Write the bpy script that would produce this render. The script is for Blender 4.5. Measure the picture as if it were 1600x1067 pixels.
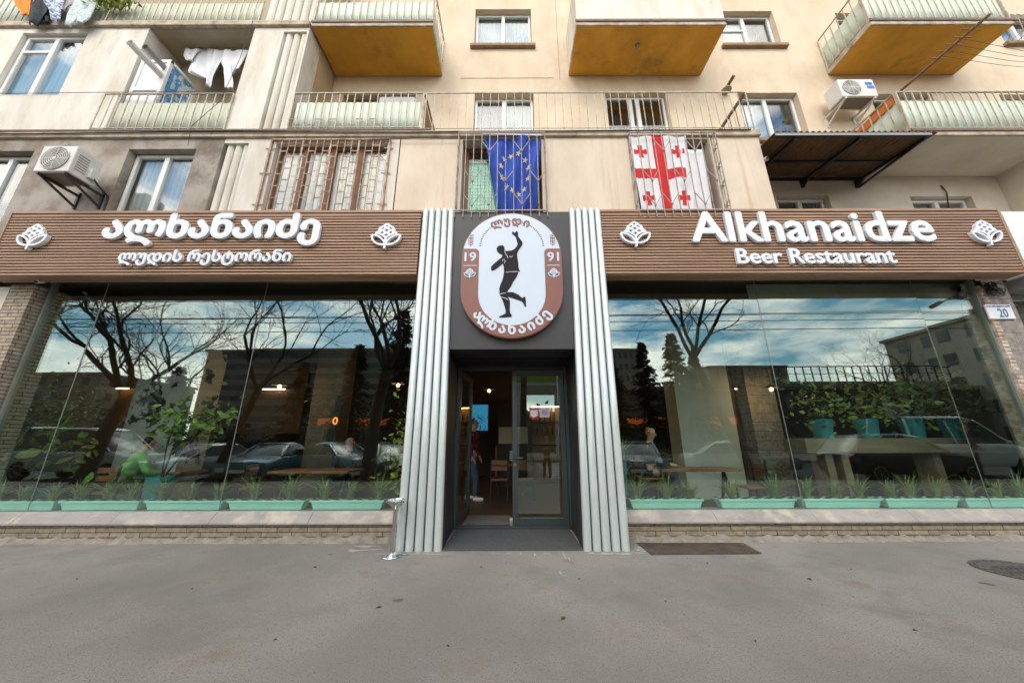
import bpy, bmesh, math, random
from math import sin, cos, pi, radians as rad
from mathutils import Vector, Matrix, Euler
from mathutils.geometry import tessellate_polygon

SC = bpy.context.scene
COL = SC.collection
for o in list(bpy.data.objects):
    bpy.data.objects.remove(o)
rng = random.Random(7)

# ------------------------------------------------------------------ camera, sky, sun, exposure
CAM = Vector((0.0, -6.0, 1.32)); FPX = 533.3; PITCH = 16.3; ROLL = -0.18
CM = Matrix.Rotation(rad(90 + PITCH), 3, 'X') @ Matrix.Rotation(rad(ROLL), 3, 'Z')
cam = bpy.data.cameras.new('camera'); cam.sensor_width = 36.0; cam.lens = 36.0 * FPX / 1600.0
cam.clip_start = 0.05; cam.clip_end = 2000
cam_o = bpy.data.objects.new('camera', cam); COL.objects.link(cam_o)
cam_o.location = CAM; cam_o.rotation_euler = CM.to_euler(); SC.camera = cam_o

SUN_EL, SUN_AZ = 48.0, 200.0      # azimuth clockwise from +Y
world = bpy.data.worlds.new('World'); SC.world = world; world.use_nodes = True
nt = world.node_tree; nt.nodes.clear(); N = nt.nodes.new; L = nt.links.new
wo = N('ShaderNodeOutputWorld'); bg = N('ShaderNodeBackground'); bg.inputs[1].default_value = 0.13
sky = N('ShaderNodeTexSky'); sky.sky_type = 'NISHITA'; sky.sun_disc = False
sky.sun_elevation = rad(SUN_EL); sky.sun_rotation = rad(SUN_AZ); sky.air_density = 1.2; sky.dust_density = 1.5; sky.ozone_density = 2.0
tc = N('ShaderNodeTexCoord'); mp = N('ShaderNodeMapping'); mp.inputs['Scale'].default_value = (1.3, 1.3, 4.2); mp.inputs['Location'].default_value = (.35, .2, .1)
nz = N('ShaderNodeTexNoise'); nz.inputs['Scale'].default_value = 2.1; nz.inputs['Detail'].default_value = 9; nz.inputs['Roughness'].default_value = .56
cr = N('ShaderNodeValToRGB'); cr.color_ramp.elements[0].position = .43; cr.color_ramp.elements[1].position = .58
mx = N('ShaderNodeMix'); mx.data_type = 'RGBA'
L(tc.outputs['Generated'], mp.inputs[0]); L(mp.outputs[0], nz.inputs[0]); L(nz.outputs[0], cr.inputs[0]); L(cr.outputs[0], mx.inputs[0])
hs = N('ShaderNodeHueSaturation'); hs.inputs['Hue'].default_value = .475; hs.inputs['Saturation'].default_value = 1.45; hs.inputs['Value'].default_value = 1.1; L(sky.outputs[0], hs.inputs['Color']); L(hs.outputs[0], mx.inputs[6]); mx.inputs[7].default_value = (18.5, 16.6, 14.8, 1)
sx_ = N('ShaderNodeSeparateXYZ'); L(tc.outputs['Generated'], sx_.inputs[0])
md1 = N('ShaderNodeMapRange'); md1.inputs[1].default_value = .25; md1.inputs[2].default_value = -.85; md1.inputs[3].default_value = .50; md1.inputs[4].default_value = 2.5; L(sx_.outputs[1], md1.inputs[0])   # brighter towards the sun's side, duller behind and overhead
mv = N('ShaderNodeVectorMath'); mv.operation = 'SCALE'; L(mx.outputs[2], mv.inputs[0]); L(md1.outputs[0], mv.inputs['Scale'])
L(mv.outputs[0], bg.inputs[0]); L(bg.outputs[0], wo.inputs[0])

sl = bpy.data.lights.new('sun', 'SUN'); sl.energy = 1.0; sl.angle = rad(14); sl.color = (1.0, .95, .87)
so = bpy.data.objects.new('sun', sl); COL.objects.link(so)
sd = Vector((sin(rad(SUN_AZ)) * cos(rad(SUN_EL)), cos(rad(SUN_AZ)) * cos(rad(SUN_EL)), sin(rad(SUN_EL))))
so.rotation_euler = (-sd).to_track_quat('-Z', 'Y').to_euler(); so.location = (0, -20, 25)

SC.view_settings.view_transform = 'Standard'; SC.view_settings.look = 'None'; SC.view_settings.gamma = 1
SC.view_settings.exposure = -0.17
SC.render.engine = 'CYCLES'
SC.cycles.use_denoising = True
SC.cycles.max_bounces = 10; SC.cycles.transparent_max_bounces = 16
SC.cycles.glossy_bounces = 5; SC.cycles.sample_clamp_indirect = 6
SC.cycles.use_adaptive_sampling = True; SC.cycles.adaptive_threshold = .015

def P(px, py, Y):
    """the point of the plane y = Y that the photograph shows at pixel (px, py)"""
    d = CM @ Vector(((px - 800) / FPX, (533.5 - py) / FPX, -1))
    return CAM + d * ((Y - CAM.y) / d.y)
def X(px, py, Y): return P(px, py, Y).x
def Z(px, py, Y): return P(px, py, Y).z
GLASS_Y = -0.60
def MIR(px, py, dv):
    """a point of the street, seen mirrored in the shop glass at distance dv from the camera"""
    p = P(px, py, CAM.y + dv)
    return Vector((p.x, 2 * GLASS_Y - p.y, p.z))

# ------------------------------------------------------------------ materials
def lin(r, g, b):
    f = lambda c: c / 12.92 if c <= .04045 else ((c + .055) / 1.055) ** 2.4
    return (f(r / 255), f(g / 255), f(b / 255), 1)
def c4(c): return tuple(c) + (1,) if len(c) == 3 else tuple(c)
def M(name, c1, c2=None, scale=4, rough=.6, metal=0, bump=0, bscale=60, stretch=(1, 1, 1), lo=.35, hi=.65, coord='Object', spec=.5, detail=6, c3=None, s3=1.2, lo3=.5, hi3=.62, st3=(1, 1, 1), coat=0):
    m = bpy.data.materials.new(name); m.use_nodes = True
    t = m.node_tree; p = t.nodes['Principled BSDF']; n = t.nodes.new; l = t.links.new
    p.inputs['Roughness'].default_value = rough; p.inputs['Metallic'].default_value = metal
    p.inputs['Specular IOR Level'].default_value = spec
    p.inputs['Coat Weight'].default_value = coat
    p.inputs['Base Color'].default_value = c4(c1)
    tc = n('ShaderNodeTexCoord')
    def src(st):
        mpn = n('ShaderNodeMapping'); mpn.inputs['Scale'].default_value = st
        if coord == 'World':
            g = n('ShaderNodeNewGeometry'); l(g.outputs['Position'], mpn.inputs[0])
        else:
            l(tc.outputs[coord], mpn.inputs[0])
        return mpn.outputs[0]
    out = None
    if c2 is not None:
        a = n('ShaderNodeTexNoise'); a.inputs['Scale'].default_value = scale; a.inputs['Detail'].default_value = detail; a.inputs['Roughness'].default_value = .62
        l(src(stretch), a.inputs[0])
        mr = n('ShaderNodeMapRange'); mr.inputs[1].default_value = lo; mr.inputs[2].default_value = hi; l(a.outputs[0], mr.inputs[0])
        mi = n('ShaderNodeMix'); mi.data_type = 'RGBA'; l(mr.outputs[0], mi.inputs[0])
        mi.inputs[6].default_value = c4(c1); mi.inputs[7].default_value = c4(c2); out = mi.outputs[2]
        if c3 is not None:
            a3 = n('ShaderNodeTexNoise'); a3.inputs['Scale'].default_value = s3; a3.inputs['Detail'].default_value = 8; a3.inputs['Roughness'].default_value = .65
            l(src(st3), a3.inputs[0])
            m3 = n('ShaderNodeMapRange'); m3.inputs[1].default_value = lo3; m3.inputs[2].default_value = hi3; l(a3.outputs[0], m3.inputs[0])
            i3 = n('ShaderNodeMix'); i3.data_type = 'RGBA'; l(m3.outputs[0], i3.inputs[0]); l(out, i3.inputs[6]); i3.inputs[7].default_value = c4(c3); out = i3.outputs[2]
        l(out, p.inputs['Base Color'])
    if bump:
        b = n('ShaderNodeTexNoise'); b.inputs['Scale'].default_value = bscale; b.inputs['Detail'].default_value = 5
        l(src((1, 1, 1)), b.inputs[0])
        bn = n('ShaderNodeBump'); bn.inputs['Strength'].default_value = bump; bn.inputs['Distance'].default_value = .01
        l(b.outputs[0], bn.inputs['Height']); l(bn.outputs[0], p.inputs['Normal'])
    return m
def brick_mat(name, c1, c2, mortar, bw, bh, ms=.006, rough=.8, bump=.6):
    """bricks laid in the x-z plane (also wraps round faces that look sideways)"""
    m = bpy.data.materials.new(name); m.use_nodes = True
    t = m.node_tree; p = t.nodes['Principled BSDF']; n = t.nodes.new; l = t.links.new
    g = n('ShaderNodeNewGeometry'); sp = n('ShaderNodeSeparateXYZ'); l(g.outputs['Position'], sp.inputs[0])
    ad = n('ShaderNodeMath'); ad.operation = 'ADD'; l(sp.outputs[0], ad.inputs[0]); l(sp.outputs[1], ad.inputs[1])
    cb = n('ShaderNodeCombineXYZ'); l(ad.outputs[0], cb.inputs[0]); l(sp.outputs[2], cb.inputs[1])
    b = n('ShaderNodeTexBrick'); l(cb.outputs[0], b.inputs[0])
    b.inputs['Color1'].default_value = c4(c1); b.inputs['Color2'].default_value = c4(c2); b.inputs['Mortar'].default_value = c4(mortar)
    b.inputs['Scale'].default_value = 1; b.inputs['Mortar Size'].default_value = ms; b.inputs['Mortar Smooth'].default_value = .3
    b.inputs['Brick Width'].default_value = bw; b.inputs['Row Height'].default_value = bh; b.inputs['Bias'].default_value = .1
    no = n('ShaderNodeTexNoise'); no.inputs['Scale'].default_value = 14; no.inputs['Detail'].default_value = 7; l(g.outputs['Position'], no.inputs[0])
    mr = n('ShaderNodeMapRange'); mr.inputs[1].default_value = .3; mr.inputs[2].default_value = .7; mr.inputs[3].default_value = .6; mr.inputs[4].default_value = 1.15; l(no.outputs[0], mr.inputs[0])
    mu = n('ShaderNodeMix'); mu.data_type = 'RGBA'; mu.blend_type = 'MULTIPLY'; mu.inputs[0].default_value = 1; l(b.outputs[0], mu.inputs[6]); l(mr.outputs[0], mu.inputs[7])
    l(mu.outputs[2], p.inputs['Base Color']); p.inputs['Roughness'].default_value = rough
    iv = n('ShaderNodeMath'); iv.operation = 'MULTIPLY_ADD'; iv.inputs[1].default_value = -1; l(b.outputs['Fac'], iv.inputs[0]); l(no.outputs[0], iv.inputs[2])
    bn = n('ShaderNodeBump'); bn.inputs['Strength'].default_value = bump; bn.inputs['Distance'].default_value = .01; l(iv.outputs[0], bn.inputs['Height']); l(bn.outputs[0], p.inputs['Normal'])
    return m
def glass_mat(name, tint, gtint, base=.15, rough=0.0, wav=0):
    m = bpy.data.materials.new(name); m.use_nodes = True
    t = m.node_tree; t.nodes.clear(); n = t.nodes.new; l = t.links.new
    o = n('ShaderNodeOutputMaterial'); mix = n('ShaderNodeMixShader'); tr = n('ShaderNodeBsdfTransparent'); gl = n('ShaderNodeBsdfGlossy')
    tr.inputs[0].default_value = c4(tint); gl.inputs[0].default_value = c4(gtint); gl.inputs['Roughness'].default_value = rough
    lw = n('ShaderNodeLayerWeight'); lw.inputs[0].default_value = .5
    pw = n('ShaderNodeMath'); pw.operation = 'POWER'; pw.inputs[1].default_value = 4; l(lw.outputs['Facing'], pw.inputs[0])
    ad = n('ShaderNodeMath'); ad.operation = 'MULTIPLY_ADD'; ad.use_clamp = True; ad.inputs[1].default_value = .85; ad.inputs[2].default_value = base; l(pw.outputs[0], ad.inputs[0])
    l(ad.outputs[0], mix.inputs[0]); l(tr.outputs[0], mix.inputs[1]); l(gl.outputs[0], mix.inputs[2]); l(mix.outputs[0], o.inputs[0])
    if wav:
        g = n('ShaderNodeNewGeometry'); no = n('ShaderNodeTexNoise'); no.inputs['Scale'].default_value = .8; no.inputs['Detail'].default_value = 1
        l(g.outputs['Position'], no.inputs[0]); bn = n('ShaderNodeBump'); bn.inputs['Strength'].default_value = wav; bn.inputs['Distance'].default_value = .02
        l(no.outputs[0], bn.inputs['Height']); l(bn.outputs[0], gl.inputs['Normal'])
    return m
def emit(name, col, st):
    m = bpy.data.materials.new(name); m.use_nodes = True
    p = m.node_tree.nodes['Principled BSDF']; p.inputs['Base Color'].default_value = c4(col)
    p.inputs['Emission Color'].default_value = c4(col); p.inputs['Emission Strength'].default_value = st
    return m

MT = dict(
    cream=M('cream_plaster', (.69, .585, .44), (.59, .475, .34), 1.4, .85, bump=.25, bscale=90, stretch=(1.2, 1, .8), coord='World', c3=(.55, .42, .28), s3=1.3, st3=(1.8, 1, .45), lo3=.54, hi3=.84),
    lowcream=M('stained_plaster', (.70, .60, .475), (.60, .50, .385), 1.3, .85, bump=.3, bscale=70, stretch=(1.3, 1, .7), coord='World', c3=(.46, .35, .24), s3=1.5, st3=(4.0, 1, .22), lo3=.55, hi3=.80),
    white=M('white_plaster', (.74, .71, .64), (.60, .55, .46), 1.6, .9, bump=.6, bscale=60, stretch=(2, 1, .5), coord='World', c3=(.42, .35, .26), s3=1.9, st3=(3, 1, .3), lo3=.58, hi3=.80),
    grey=M('grey_render', (.235, .195, .155), (.38, .345, .30), 1.7, .95, bump=1.0, bscale=38, coord='World', c3=(.15, .125, .10), s3=1.0, lo3=.52, hi3=.64, lo=.40, hi=.60),
    slab=M('weathered_concrete', (.55, .47, .37), (.33, .26, .18), 5, .9, bump=.5, coord='World', c3=(.14, .11, .08), s3=3, lo3=.58, hi3=.7),
    ochre=M('ochre_soffit', (.74, .38, .045), (.58, .29, .03), 1.6, .85, bump=.2, coord='World', c3=(.30, .17, .05), s3=1.9, lo3=.56, hi3=.78),
    soffit=M('pale_soffit', (.66, .60, .50), (.55, .48, .38), 1.3, .85, coord='World'),
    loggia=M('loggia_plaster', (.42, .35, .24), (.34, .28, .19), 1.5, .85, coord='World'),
    mint=M('mint_sheet', (.53, .62, .52), (.60, .66, .56), 3, .55, stretch=(3, 1, .4), coord='World', c3=(.42, .42, .33), s3=2.5, st3=(4, 1, .5), lo3=.6, hi3=.75),
    pale_sheet=M('pale_green_sheet', (.56, .60, .47), (.50, .53, .41), 3, .6, stretch=(3, 1, .4), coord='World'),
    rail=M('old_rail_paint', (.50, .46, .38), (.30, .22, .15), 9, .6, lo=.45, hi=.7, coord='World'),
    darkrail=M('dark_rail', (.10, .08, .065), (.2, .12, .07), 9, .6, coord='World'),
    pvc=M('white_pvc', (.78, .78, .76), (.72, .72, .70), 2, .35),
    sill=M('brown_sill', (.30, .20, .11), (.22, .13, .07), 6, .7, coord='World'),
    revealm=M('window_reveal', (.50, .37, .22), (.42, .30, .17), 2, .85, coord='World'),
    wood=M('window_wood', (.22, .095, .035), (.14, .055, .02), 5, .6, stretch=(6, 6, .6), coord='World'),
    slat=M('slat_wood', (.37, .225, .14), (.26, .15, .09), 1.2, .55, stretch=(.8, 4, 40), coord='World', c3=(.45, .29, .19), s3=1.5, st3=(.5, 3, 45), bump=.05),
    slatdark=M('slat_backing', (.035, .02, .014), rough=.8),
    letter=M('letter_acrylic', (.76, .79, .84), (.72, .76, .81), 3, .35),
    tube=M('pale_green_metal', (.63, .69, .68), (.56, .62, .61), 1.5, .30, metal=.45, stretch=(3, 3, .4), coord='World', spec=.55, c3=(.36, .39, .37), s3=2.2, st3=(6, 6, .5), lo3=.58, hi3=.85),
    tubegap=M('green_gap', (.012, .022, .022), rough=.5),
    charcoal=M('charcoal_panel', (.026, .027, .031), (.034, .035, .039), 2, .5, coord='World'),
    black=M('black_paint', (.012, .012, .013), rough=.5),
    alu=M('grey_aluminium', (.33, .33, .32), (.27, .27, .26), 4, .4, metal=.3, coord='World'),
    frame=M('window_alu', (.26, .28, .25), (.2, .22, .19), 4, .4, metal=.4, coord='World'),
    doorframe=M('door_paint', (.030, .043, .045), (.038, .052, .054), 3, .35, coord='World'),
    steel=M('polished_steel', (.68, .68, .69), (.55, .55, .56), 6, .14, metal=1),
    dsteel=M('dark_steel', (.06, .06, .062), (.045, .045, .047), 8, .45, metal=.5),
    brick=brick_mat('roman_brick', (.46, .385, .30), (.38, .31, .235), (.075, .06, .045), .30, .062, .007),
    basebrick=brick_mat('base_brick', (.33, .27, .195), (.25, .205, .15), (.06, .045, .03), .42, .062, .006),
    edgebrick=brick_mat('edge_brick', (.60, .54, .47), (.46, .33, .26), (.06, .045, .035), .30, .062, .010),
    stone=brick_mat('stone_tile', (.25, .225, .20), (.32, .29, .25), (.12, .105, .09), .42, .30, .004, bump=.9),
    marble=M('sill_stone', (.32, .30, .275), (.24, .225, .205), 2.2, .6, stretch=(1.2, 2.5, 2.5), bump=.25, bscale=25, coord='World', c3=(.43, .385, .325), s3=2.6, lo3=.52, hi3=.66),
    planter=M('mint_plastic', (.52, .86, .76), (.44, .76, .67), 3, .4),
    soil=M('potting_soil', (.045, .03, .02), (.08, .055, .035), 30, .95, bump=1),
    teal=M('teal_pot', (.03, .20, .22), (.04, .26, .27), 4, .5),
    leaf=M('leaf_green', (.08, .18, .03), (.17, .27, .05), 3, .45),
    leaf2=M('leaf_yellow', (.34, .38, .06), (.22, .27, .04), 4, .5),
    blade=M('grass_blade', (.10, .18, .045), (.28, .30, .09), 5, .5),
    acw=M('ac_casing', (.72, .72, .69), (.64, .62, .57), 3, .5),
    acg=M('ac_grille', (.16, .13, .11), rough=.5),
    rust=M('rusty_iron', (.16, .085, .045), (.26, .15, .085), 14, .75, coord='World'),
    grille=M('grille_paint', (.44, .33, .24), (.22, .11, .055), 12, .6, lo=.42, hi=.62, coord='World'),
    grille2=M('pale_grille_paint', (.36, .31, .28), (.22, .13, .085), 12, .6, lo=.48, hi=.65, coord='World'),
    corr=M('corrugated_roof', (.13, .07, .035), (.21, .125, .06), 5, .75, coord='World'),
    blueflag=M('blue_cloth', (.005, .045, .33), (.008, .07, .42), 3, .75),
    star=M('gold_cloth', (.62, .52, .27), rough=.7),
    whitecloth=M('white_cloth', (.76, .77, .79), (.70, .71, .74), 3, .85),
    redcloth=M('red_cloth', (.62, .012, .018), (.55, .01, .014), 3, .8),
    bare=M('bark', (.035, .028, .024), (.06, .05, .042), 8, .9, coord='World'),
    needle=M('conifer_needles', (.010, .022, .012), (.02, .038, .018), 3, .7),
    asphalt=None,
)

# pavement: aggregate speckle, worn lighter and browner patches, dark spots and pale drips
def pavement_mat():
    m = bpy.data.materials.new('worn_asphalt'); m.use_nodes = True
    t = m.node_tree; p = t.nodes['Principled BSDF']; n = t.nodes.new; l = t.links.new
    g = n('ShaderNodeNewGeometry'); pos = g.outputs['Position']
    def noise(sc, det=4, r=.6):
        a = n('ShaderNodeTexNoise'); a.inputs['Scale'].default_value = sc; a.inputs['Detail'].default_value = det; a.inputs['Roughness'].default_value = r; l(pos, a.inputs[0]); return a.outputs[0]
    def rng_(v, a, b):
        r = n('ShaderNodeMapRange'); r.inputs[1].default_value = a; r.inputs[2].default_value = b; l(v, r.inputs[0]); return r.outputs[0]
    def mix(f, a, b):
        i = n('ShaderNodeMix'); i.data_type = 'RGBA'; l(f, i.inputs[0])
        if isinstance(a, tuple): i.inputs[6].default_value = c4(a)
        else: l(a, i.inputs[6])
        i.inputs[7].default_value = c4(b); return i.outputs[2]
    c = mix(rng_(noise(.42, 6), .38, .62), (.190, .182, .165), (.275, .265, .244))
    c = mix(rng_(noise(1.7, 6, .7), .55, .75), c, (.182, .148, .112))
    c = mix(rng_(noise(1.05, 7, .68), .50, .66), c, (.185, .177, .160))
    c = mix(rng_(noise(120, 2, .5), .48, .72), c, (.105, .10, .09))
    c = mix(rng_(noise(46, 3), .60, .68), c, (.115, .108, .097))
    v = n('ShaderNodeTexVoronoi'); v.inputs['Scale'].default_value = 85; l(pos, v.inputs[0])
    c = mix(rng_(v.outputs['Distance'], .16, .07), c, (.285, .27, .245))
    v2 = n('ShaderNodeTexVoronoi'); v2.inputs['Scale'].default_value = .95; l(pos, v2.inputs[0])
    wv = n('ShaderNodeMath'); wv.operation = 'MULTIPLY_ADD'; l(noise(9, 3), wv.inputs[0]); wv.inputs[1].default_value = .16; l(v2.outputs['Distance'], wv.inputs[2])
    c = mix(rng_(wv.outputs[0], .132, .108), c, (.075, .07, .062))
    c = mix(rng_(noise(3.1, 8, .75), .64, .72), c, (.27, .255, .235))
    l(c, p.inputs['Base Color']); p.inputs['Roughness'].default_value = .86
    b = n('ShaderNodeBump'); b.inputs['Strength'].default_value = .55; b.inputs['Distance'].default_value = .006
    l(noise(95, 4), b.inputs['Height']); l(b.outputs[0], p.inputs['Normal'])
    return m
MT['asphalt'] = pavement_mat()
MT['road'] = M('road_asphalt', (.05, .05, .05), (.07, .068, .065), 2, .9, bump=.3, coord='World')
SHOPGLASS = glass_mat('shop_glass', (.88, .95, .92), (.84, .97, .97), .100, 0, .022)
PANE = glass_mat('window_glass', (.92, .95, .96), (.95, .99, 1), .075); PANE2 = glass_mat('dull_window_glass', (.95, .97, .96), (1, 1, 1), .03)
MT['bulb'] = emit('warm_bulb', (1, .55, .2), 10)
MT['strip'] = emit('warm_strip', (1, .55, .22), 12)
MT['screen'] = emit('blue_screen', (.03, .30, .55), .55)
MT['neon'] = emit('orange_neon', (1, .33, .06), 1.6)

# ------------------------------------------------------------------ mesh building helpers
def wl(o):
    v = Vector((0, 0, 0))
    while o is not None:
        v += o.location; o = o.parent
    return v
class MB:
    def __init__(s): s.v = []; s.f = []; s.mi = []; s.cur = 0
    def add(s, vs, fs):
        b = len(s.v); s.v += [tuple(v) for v in vs]
        for f in fs: s.f.append(tuple(b + i for i in f)); s.mi.append(s.cur)
        return s
    def box(s, x0, x1, y0, y1, z0, z1):
        x0, x1 = sorted((x0, x1)); y0, y1 = sorted((y0, y1)); z0, z1 = sorted((z0, z1))
        return s.add([(x0, y0, z0), (x1, y0, z0), (x1, y1, z0), (x0, y1, z0), (x0, y0, z1), (x1, y0, z1), (x1, y1, z1), (x0, y1, z1)],
                     [(0, 3, 2, 1), (4, 5, 6, 7), (0, 1, 5, 4), (1, 2, 6, 5), (2, 3, 7, 6), (3, 0, 4, 7)])
    def hexa(s, p):     # 8 corners in box order
        return s.add(p, [(0, 3, 2, 1), (4, 5, 6, 7), (0, 1, 5, 4), (1, 2, 6, 5), (2, 3, 7, 6), (3, 0, 4, 7)])
    def bar(s, a, b, w, h=None):
        a, b = Vector(a), Vector(b); h = h or w; d = (b - a)
        if d.length < 1e-6: return s
        d.normalize(); u = Vector((0, 0, 1)) if abs(d.z) < .9 else Vector((0, 1, 0))
        r = d.cross(u).normalized() * w / 2; t = r.cross(d).normalized() * h / 2
        return s.hexa([a - r - t, a + r - t, b + r - t, b - r - t, a - r + t, a + r + t, b + r + t, b - r + t])
    def tube(s, pts, r, n=8, cap=True):
        pts = [Vector(p) for p in pts]; rs = r if isinstance(r, (list, tuple)) else [r] * len(pts)
        rings = []; prev = None
        for i, p in enumerate(pts):
            d = (pts[min(i + 1, len(pts) - 1)] - pts[max(i - 1, 0)]).normalized()
            if prev is None:
                u = Vector((0, 0, 1)) if abs(d.z) < .9 else Vector((1, 0, 0)); a = d.cross(u).normalized()
            else:
                a = (prev - d * prev.dot(d)); a = a.normalized() if a.length > 1e-5 else d.orthogonal().normalized()
            prev = a; b = d.cross(a)
            rings.append([p + (a * cos(2 * pi * k / n) + b * sin(2 * pi * k / n)) * rs[i] for k in range(n)])
        vs = [v for ring in rings for v in ring]; fs = []
        for i in range(len(pts) - 1):
            for k in range(n):
                fs.append((i * n + k, i * n + (k + 1) % n, (i + 1) * n + (k + 1) % n, (i + 1) * n + k))
        if cap: fs.append(tuple(range(n - 1, -1, -1))); fs.append(tuple(range((len(pts) - 1) * n, len(pts) * n)))
        return s.add(vs, fs)
    def lathe(s, prof, c=(0, 0, 0), n=24):
        c = Vector(c); vs = []; fs = []
        for r, z in prof:
            for k in range(n): vs.append(c + Vector((r * cos(2 * pi * k / n), r * sin(2 * pi * k / n), z)))
        for i in range(len(prof) - 1):
            for k in range(n): fs.append((i * n + k, i * n + (k + 1) % n, (i + 1) * n + (k + 1) % n, (i + 1) * n + k))
        if prof[0][0] > 1e-4: fs.append(tuple(range(n - 1, -1, -1)))
        if prof[-1][0] > 1e-4: fs.append(tuple(range((len(prof) - 1) * n, len(prof) * n)))
        return s.add(vs, fs)
    def prism(s, poly, y0, y1):
        """polygon of (x, z) points, extruded from y0 (front) to y1"""
        n = len(poly); vs = [(x, y0, z) for x, z in poly] + [(x, y1, z) for x, z in poly]
        tri = tessellate_polygon([[Vector((x, z, 0)) for x, z in poly]])
        area = sum(poly[i][0] * poly[(i + 1) % n][1] - poly[(i + 1) % n][0] * poly[i][1] for i in range(n))
        fs = []
        for t in tri:
            a, b, c = t
            cr_ = (poly[b][0] - poly[a][0]) * (poly[c][1] - poly[a][1]) - (poly[b][1] - poly[a][1]) * (poly[c][0] - poly[a][0])
            if cr_ < 0: a, b, c = a, c, b
            fs += [(a, b, c), (a + n, c + n, b + n)]
        for i in range(n):
            j = (i + 1) % n
            fs.append((j, i, i + n, j + n) if area > 0 else (i, j, j + n, i + n))
        return s.add(vs, fs)
    def stroke(s, pts, w, y0, y1):
        """thick polyline in the x-z plane as a prism"""
        pts = [Vector((a, b)) for a, b in pts]; L_, R_ = [], []
        for i, p in enumerate(pts):
            d = (pts[min(i + 1, len(pts) - 1)] - pts[max(i - 1, 0)])
            if d.length < 1e-9: d = Vector((1, 0))
            d.normalize(); nn = Vector((-d.y, d.x)) * w / 2
            L_.append(p + nn); R_.append(p - nn)
        n = len(pts)
        vs = [(p.x, y0, p.y) for p in L_] + [(p.x, y0, p.y) for p in R_] + [(p.x, y1, p.y) for p in L_] + [(p.x, y1, p.y) for p in R_]
        fs = [(0, n, 3 * n, 2 * n), (n - 1, 3 * n - 1, 4 * n - 1, 2 * n - 1)]
        for i in range(n - 1):
            fs += [(i, i + 1, n + i + 1, n + i), (2 * n + i, 3 * n + i, 3 * n + i + 1, 2 * n + i + 1), (i, 2 * n + i, 2 * n + i + 1, i + 1), (n + i, n + i + 1, 3 * n + i + 1, 3 * n + i)]
        return s.add(vs, fs)
    def grid(s, fn, nu, nv, thick=0):
        """sheet fn(u, v) -> point"""
        vs = [fn(i / nu, j / nv) for j in range(nv + 1) for i in range(nu + 1)]
        fs = [(j * (nu + 1) + i, j * (nu + 1) + i + 1, (j + 1) * (nu + 1) + i + 1, (j + 1) * (nu + 1) + i) for j in range(nv) for i in range(nu)]
        return s.add(vs, fs)
    def ball(s, c, rx, ry=None, rz=None, n=10, m=7):
        ry = ry or rx; rz = rz or rx; c = Vector(c)
        vs = [c + Vector((0, 0, -rz))]
        for j in range(1, m):
            a = -pi / 2 + pi * j / m
            for k in range(n): vs.append(c + Vector((rx * cos(a) * cos(2 * pi * k / n), ry * cos(a) * sin(2 * pi * k / n), rz * sin(a))))
        vs.append(c + Vector((0, 0, rz))); fs = []
        for k in range(n): fs.append((0, 1 + (k + 1) % n, 1 + k))
        for j in range(m - 2):
            for k in range(n): fs.append((1 + j * n + k, 1 + j * n + (k + 1) % n, 1 + (j + 1) * n + (k + 1) % n, 1 + (j + 1) * n + k))
        t = len(vs) - 1
        for k in range(n): fs.append((1 + (m - 2) * n + k, 1 + (m - 2) * n + (k + 1) % n, t))
        return s.add(vs, fs)
    def build(s, name, mat, parent=None, smooth=None, bevel=0, solid=0, local=False, loc=None):
        me = bpy.data.meshes.new(name)
        off = wl(parent) if (parent is not None and not local) else Vector((0, 0, 0))
        if loc is not None: off = off + Vector(loc)
        me.from_pydata([tuple(Vector(v) - off) for v in s.v], [], s.f)
        for mm in (mat if isinstance(mat, (list, tuple)) else [mat]): me.materials.append(MT[mm] if isinstance(mm, str) else mm)
        if any(s.mi): me.polygons.foreach_set('material_index', s.mi)
        if smooth is not None:
            me.polygons.foreach_set('use_smooth', [True] * len(me.polygons)); me.set_sharp_from_angle(angle=rad(smooth))
        me.update()
        o = bpy.data.objects.new(name, me); COL.objects.link(o); o.parent = parent
        if loc is not None: o.location = loc
        if solid:
            md = o.modifiers.new('thickness', 'SOLIDIFY'); md.thickness = solid; md.offset = 0
        if bevel:
            md = o.modifiers.new('bevel', 'BEVEL'); md.width = bevel; md.segments = 2; md.limit_method = 'ANGLE'; md.angle_limit = rad(40)
        return o
def fixn(o):
    bm = bmesh.new(); bm.from_mesh(o.data); bmesh.ops.recalc_face_normals(bm, faces=bm.faces); bm.to_mesh(o.data); bm.free(); return o
def tag(o, label=None, cat=None, group=None, kind=None):
    if label: o['label'] = label
    if cat: o['category'] = cat
    if group: o['group'] = group
    if kind: o['kind'] = kind
    return o
def thing(name, label, cat, loc=(0, 0, 0), group=None):
    o = bpy.data.objects.new(name, None); COL.objects.link(o); o.location = loc; o.empty_display_size = .1
    return tag(o, label, cat, group, 'thing')
def copy_tree(o, parent=None, loc=None):
    c = o.copy(); COL.objects.link(c); c.parent = parent
    if loc is not None: c.location = loc
    for ch in list(o.children): copy_tree(ch, c)
    return c

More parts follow.
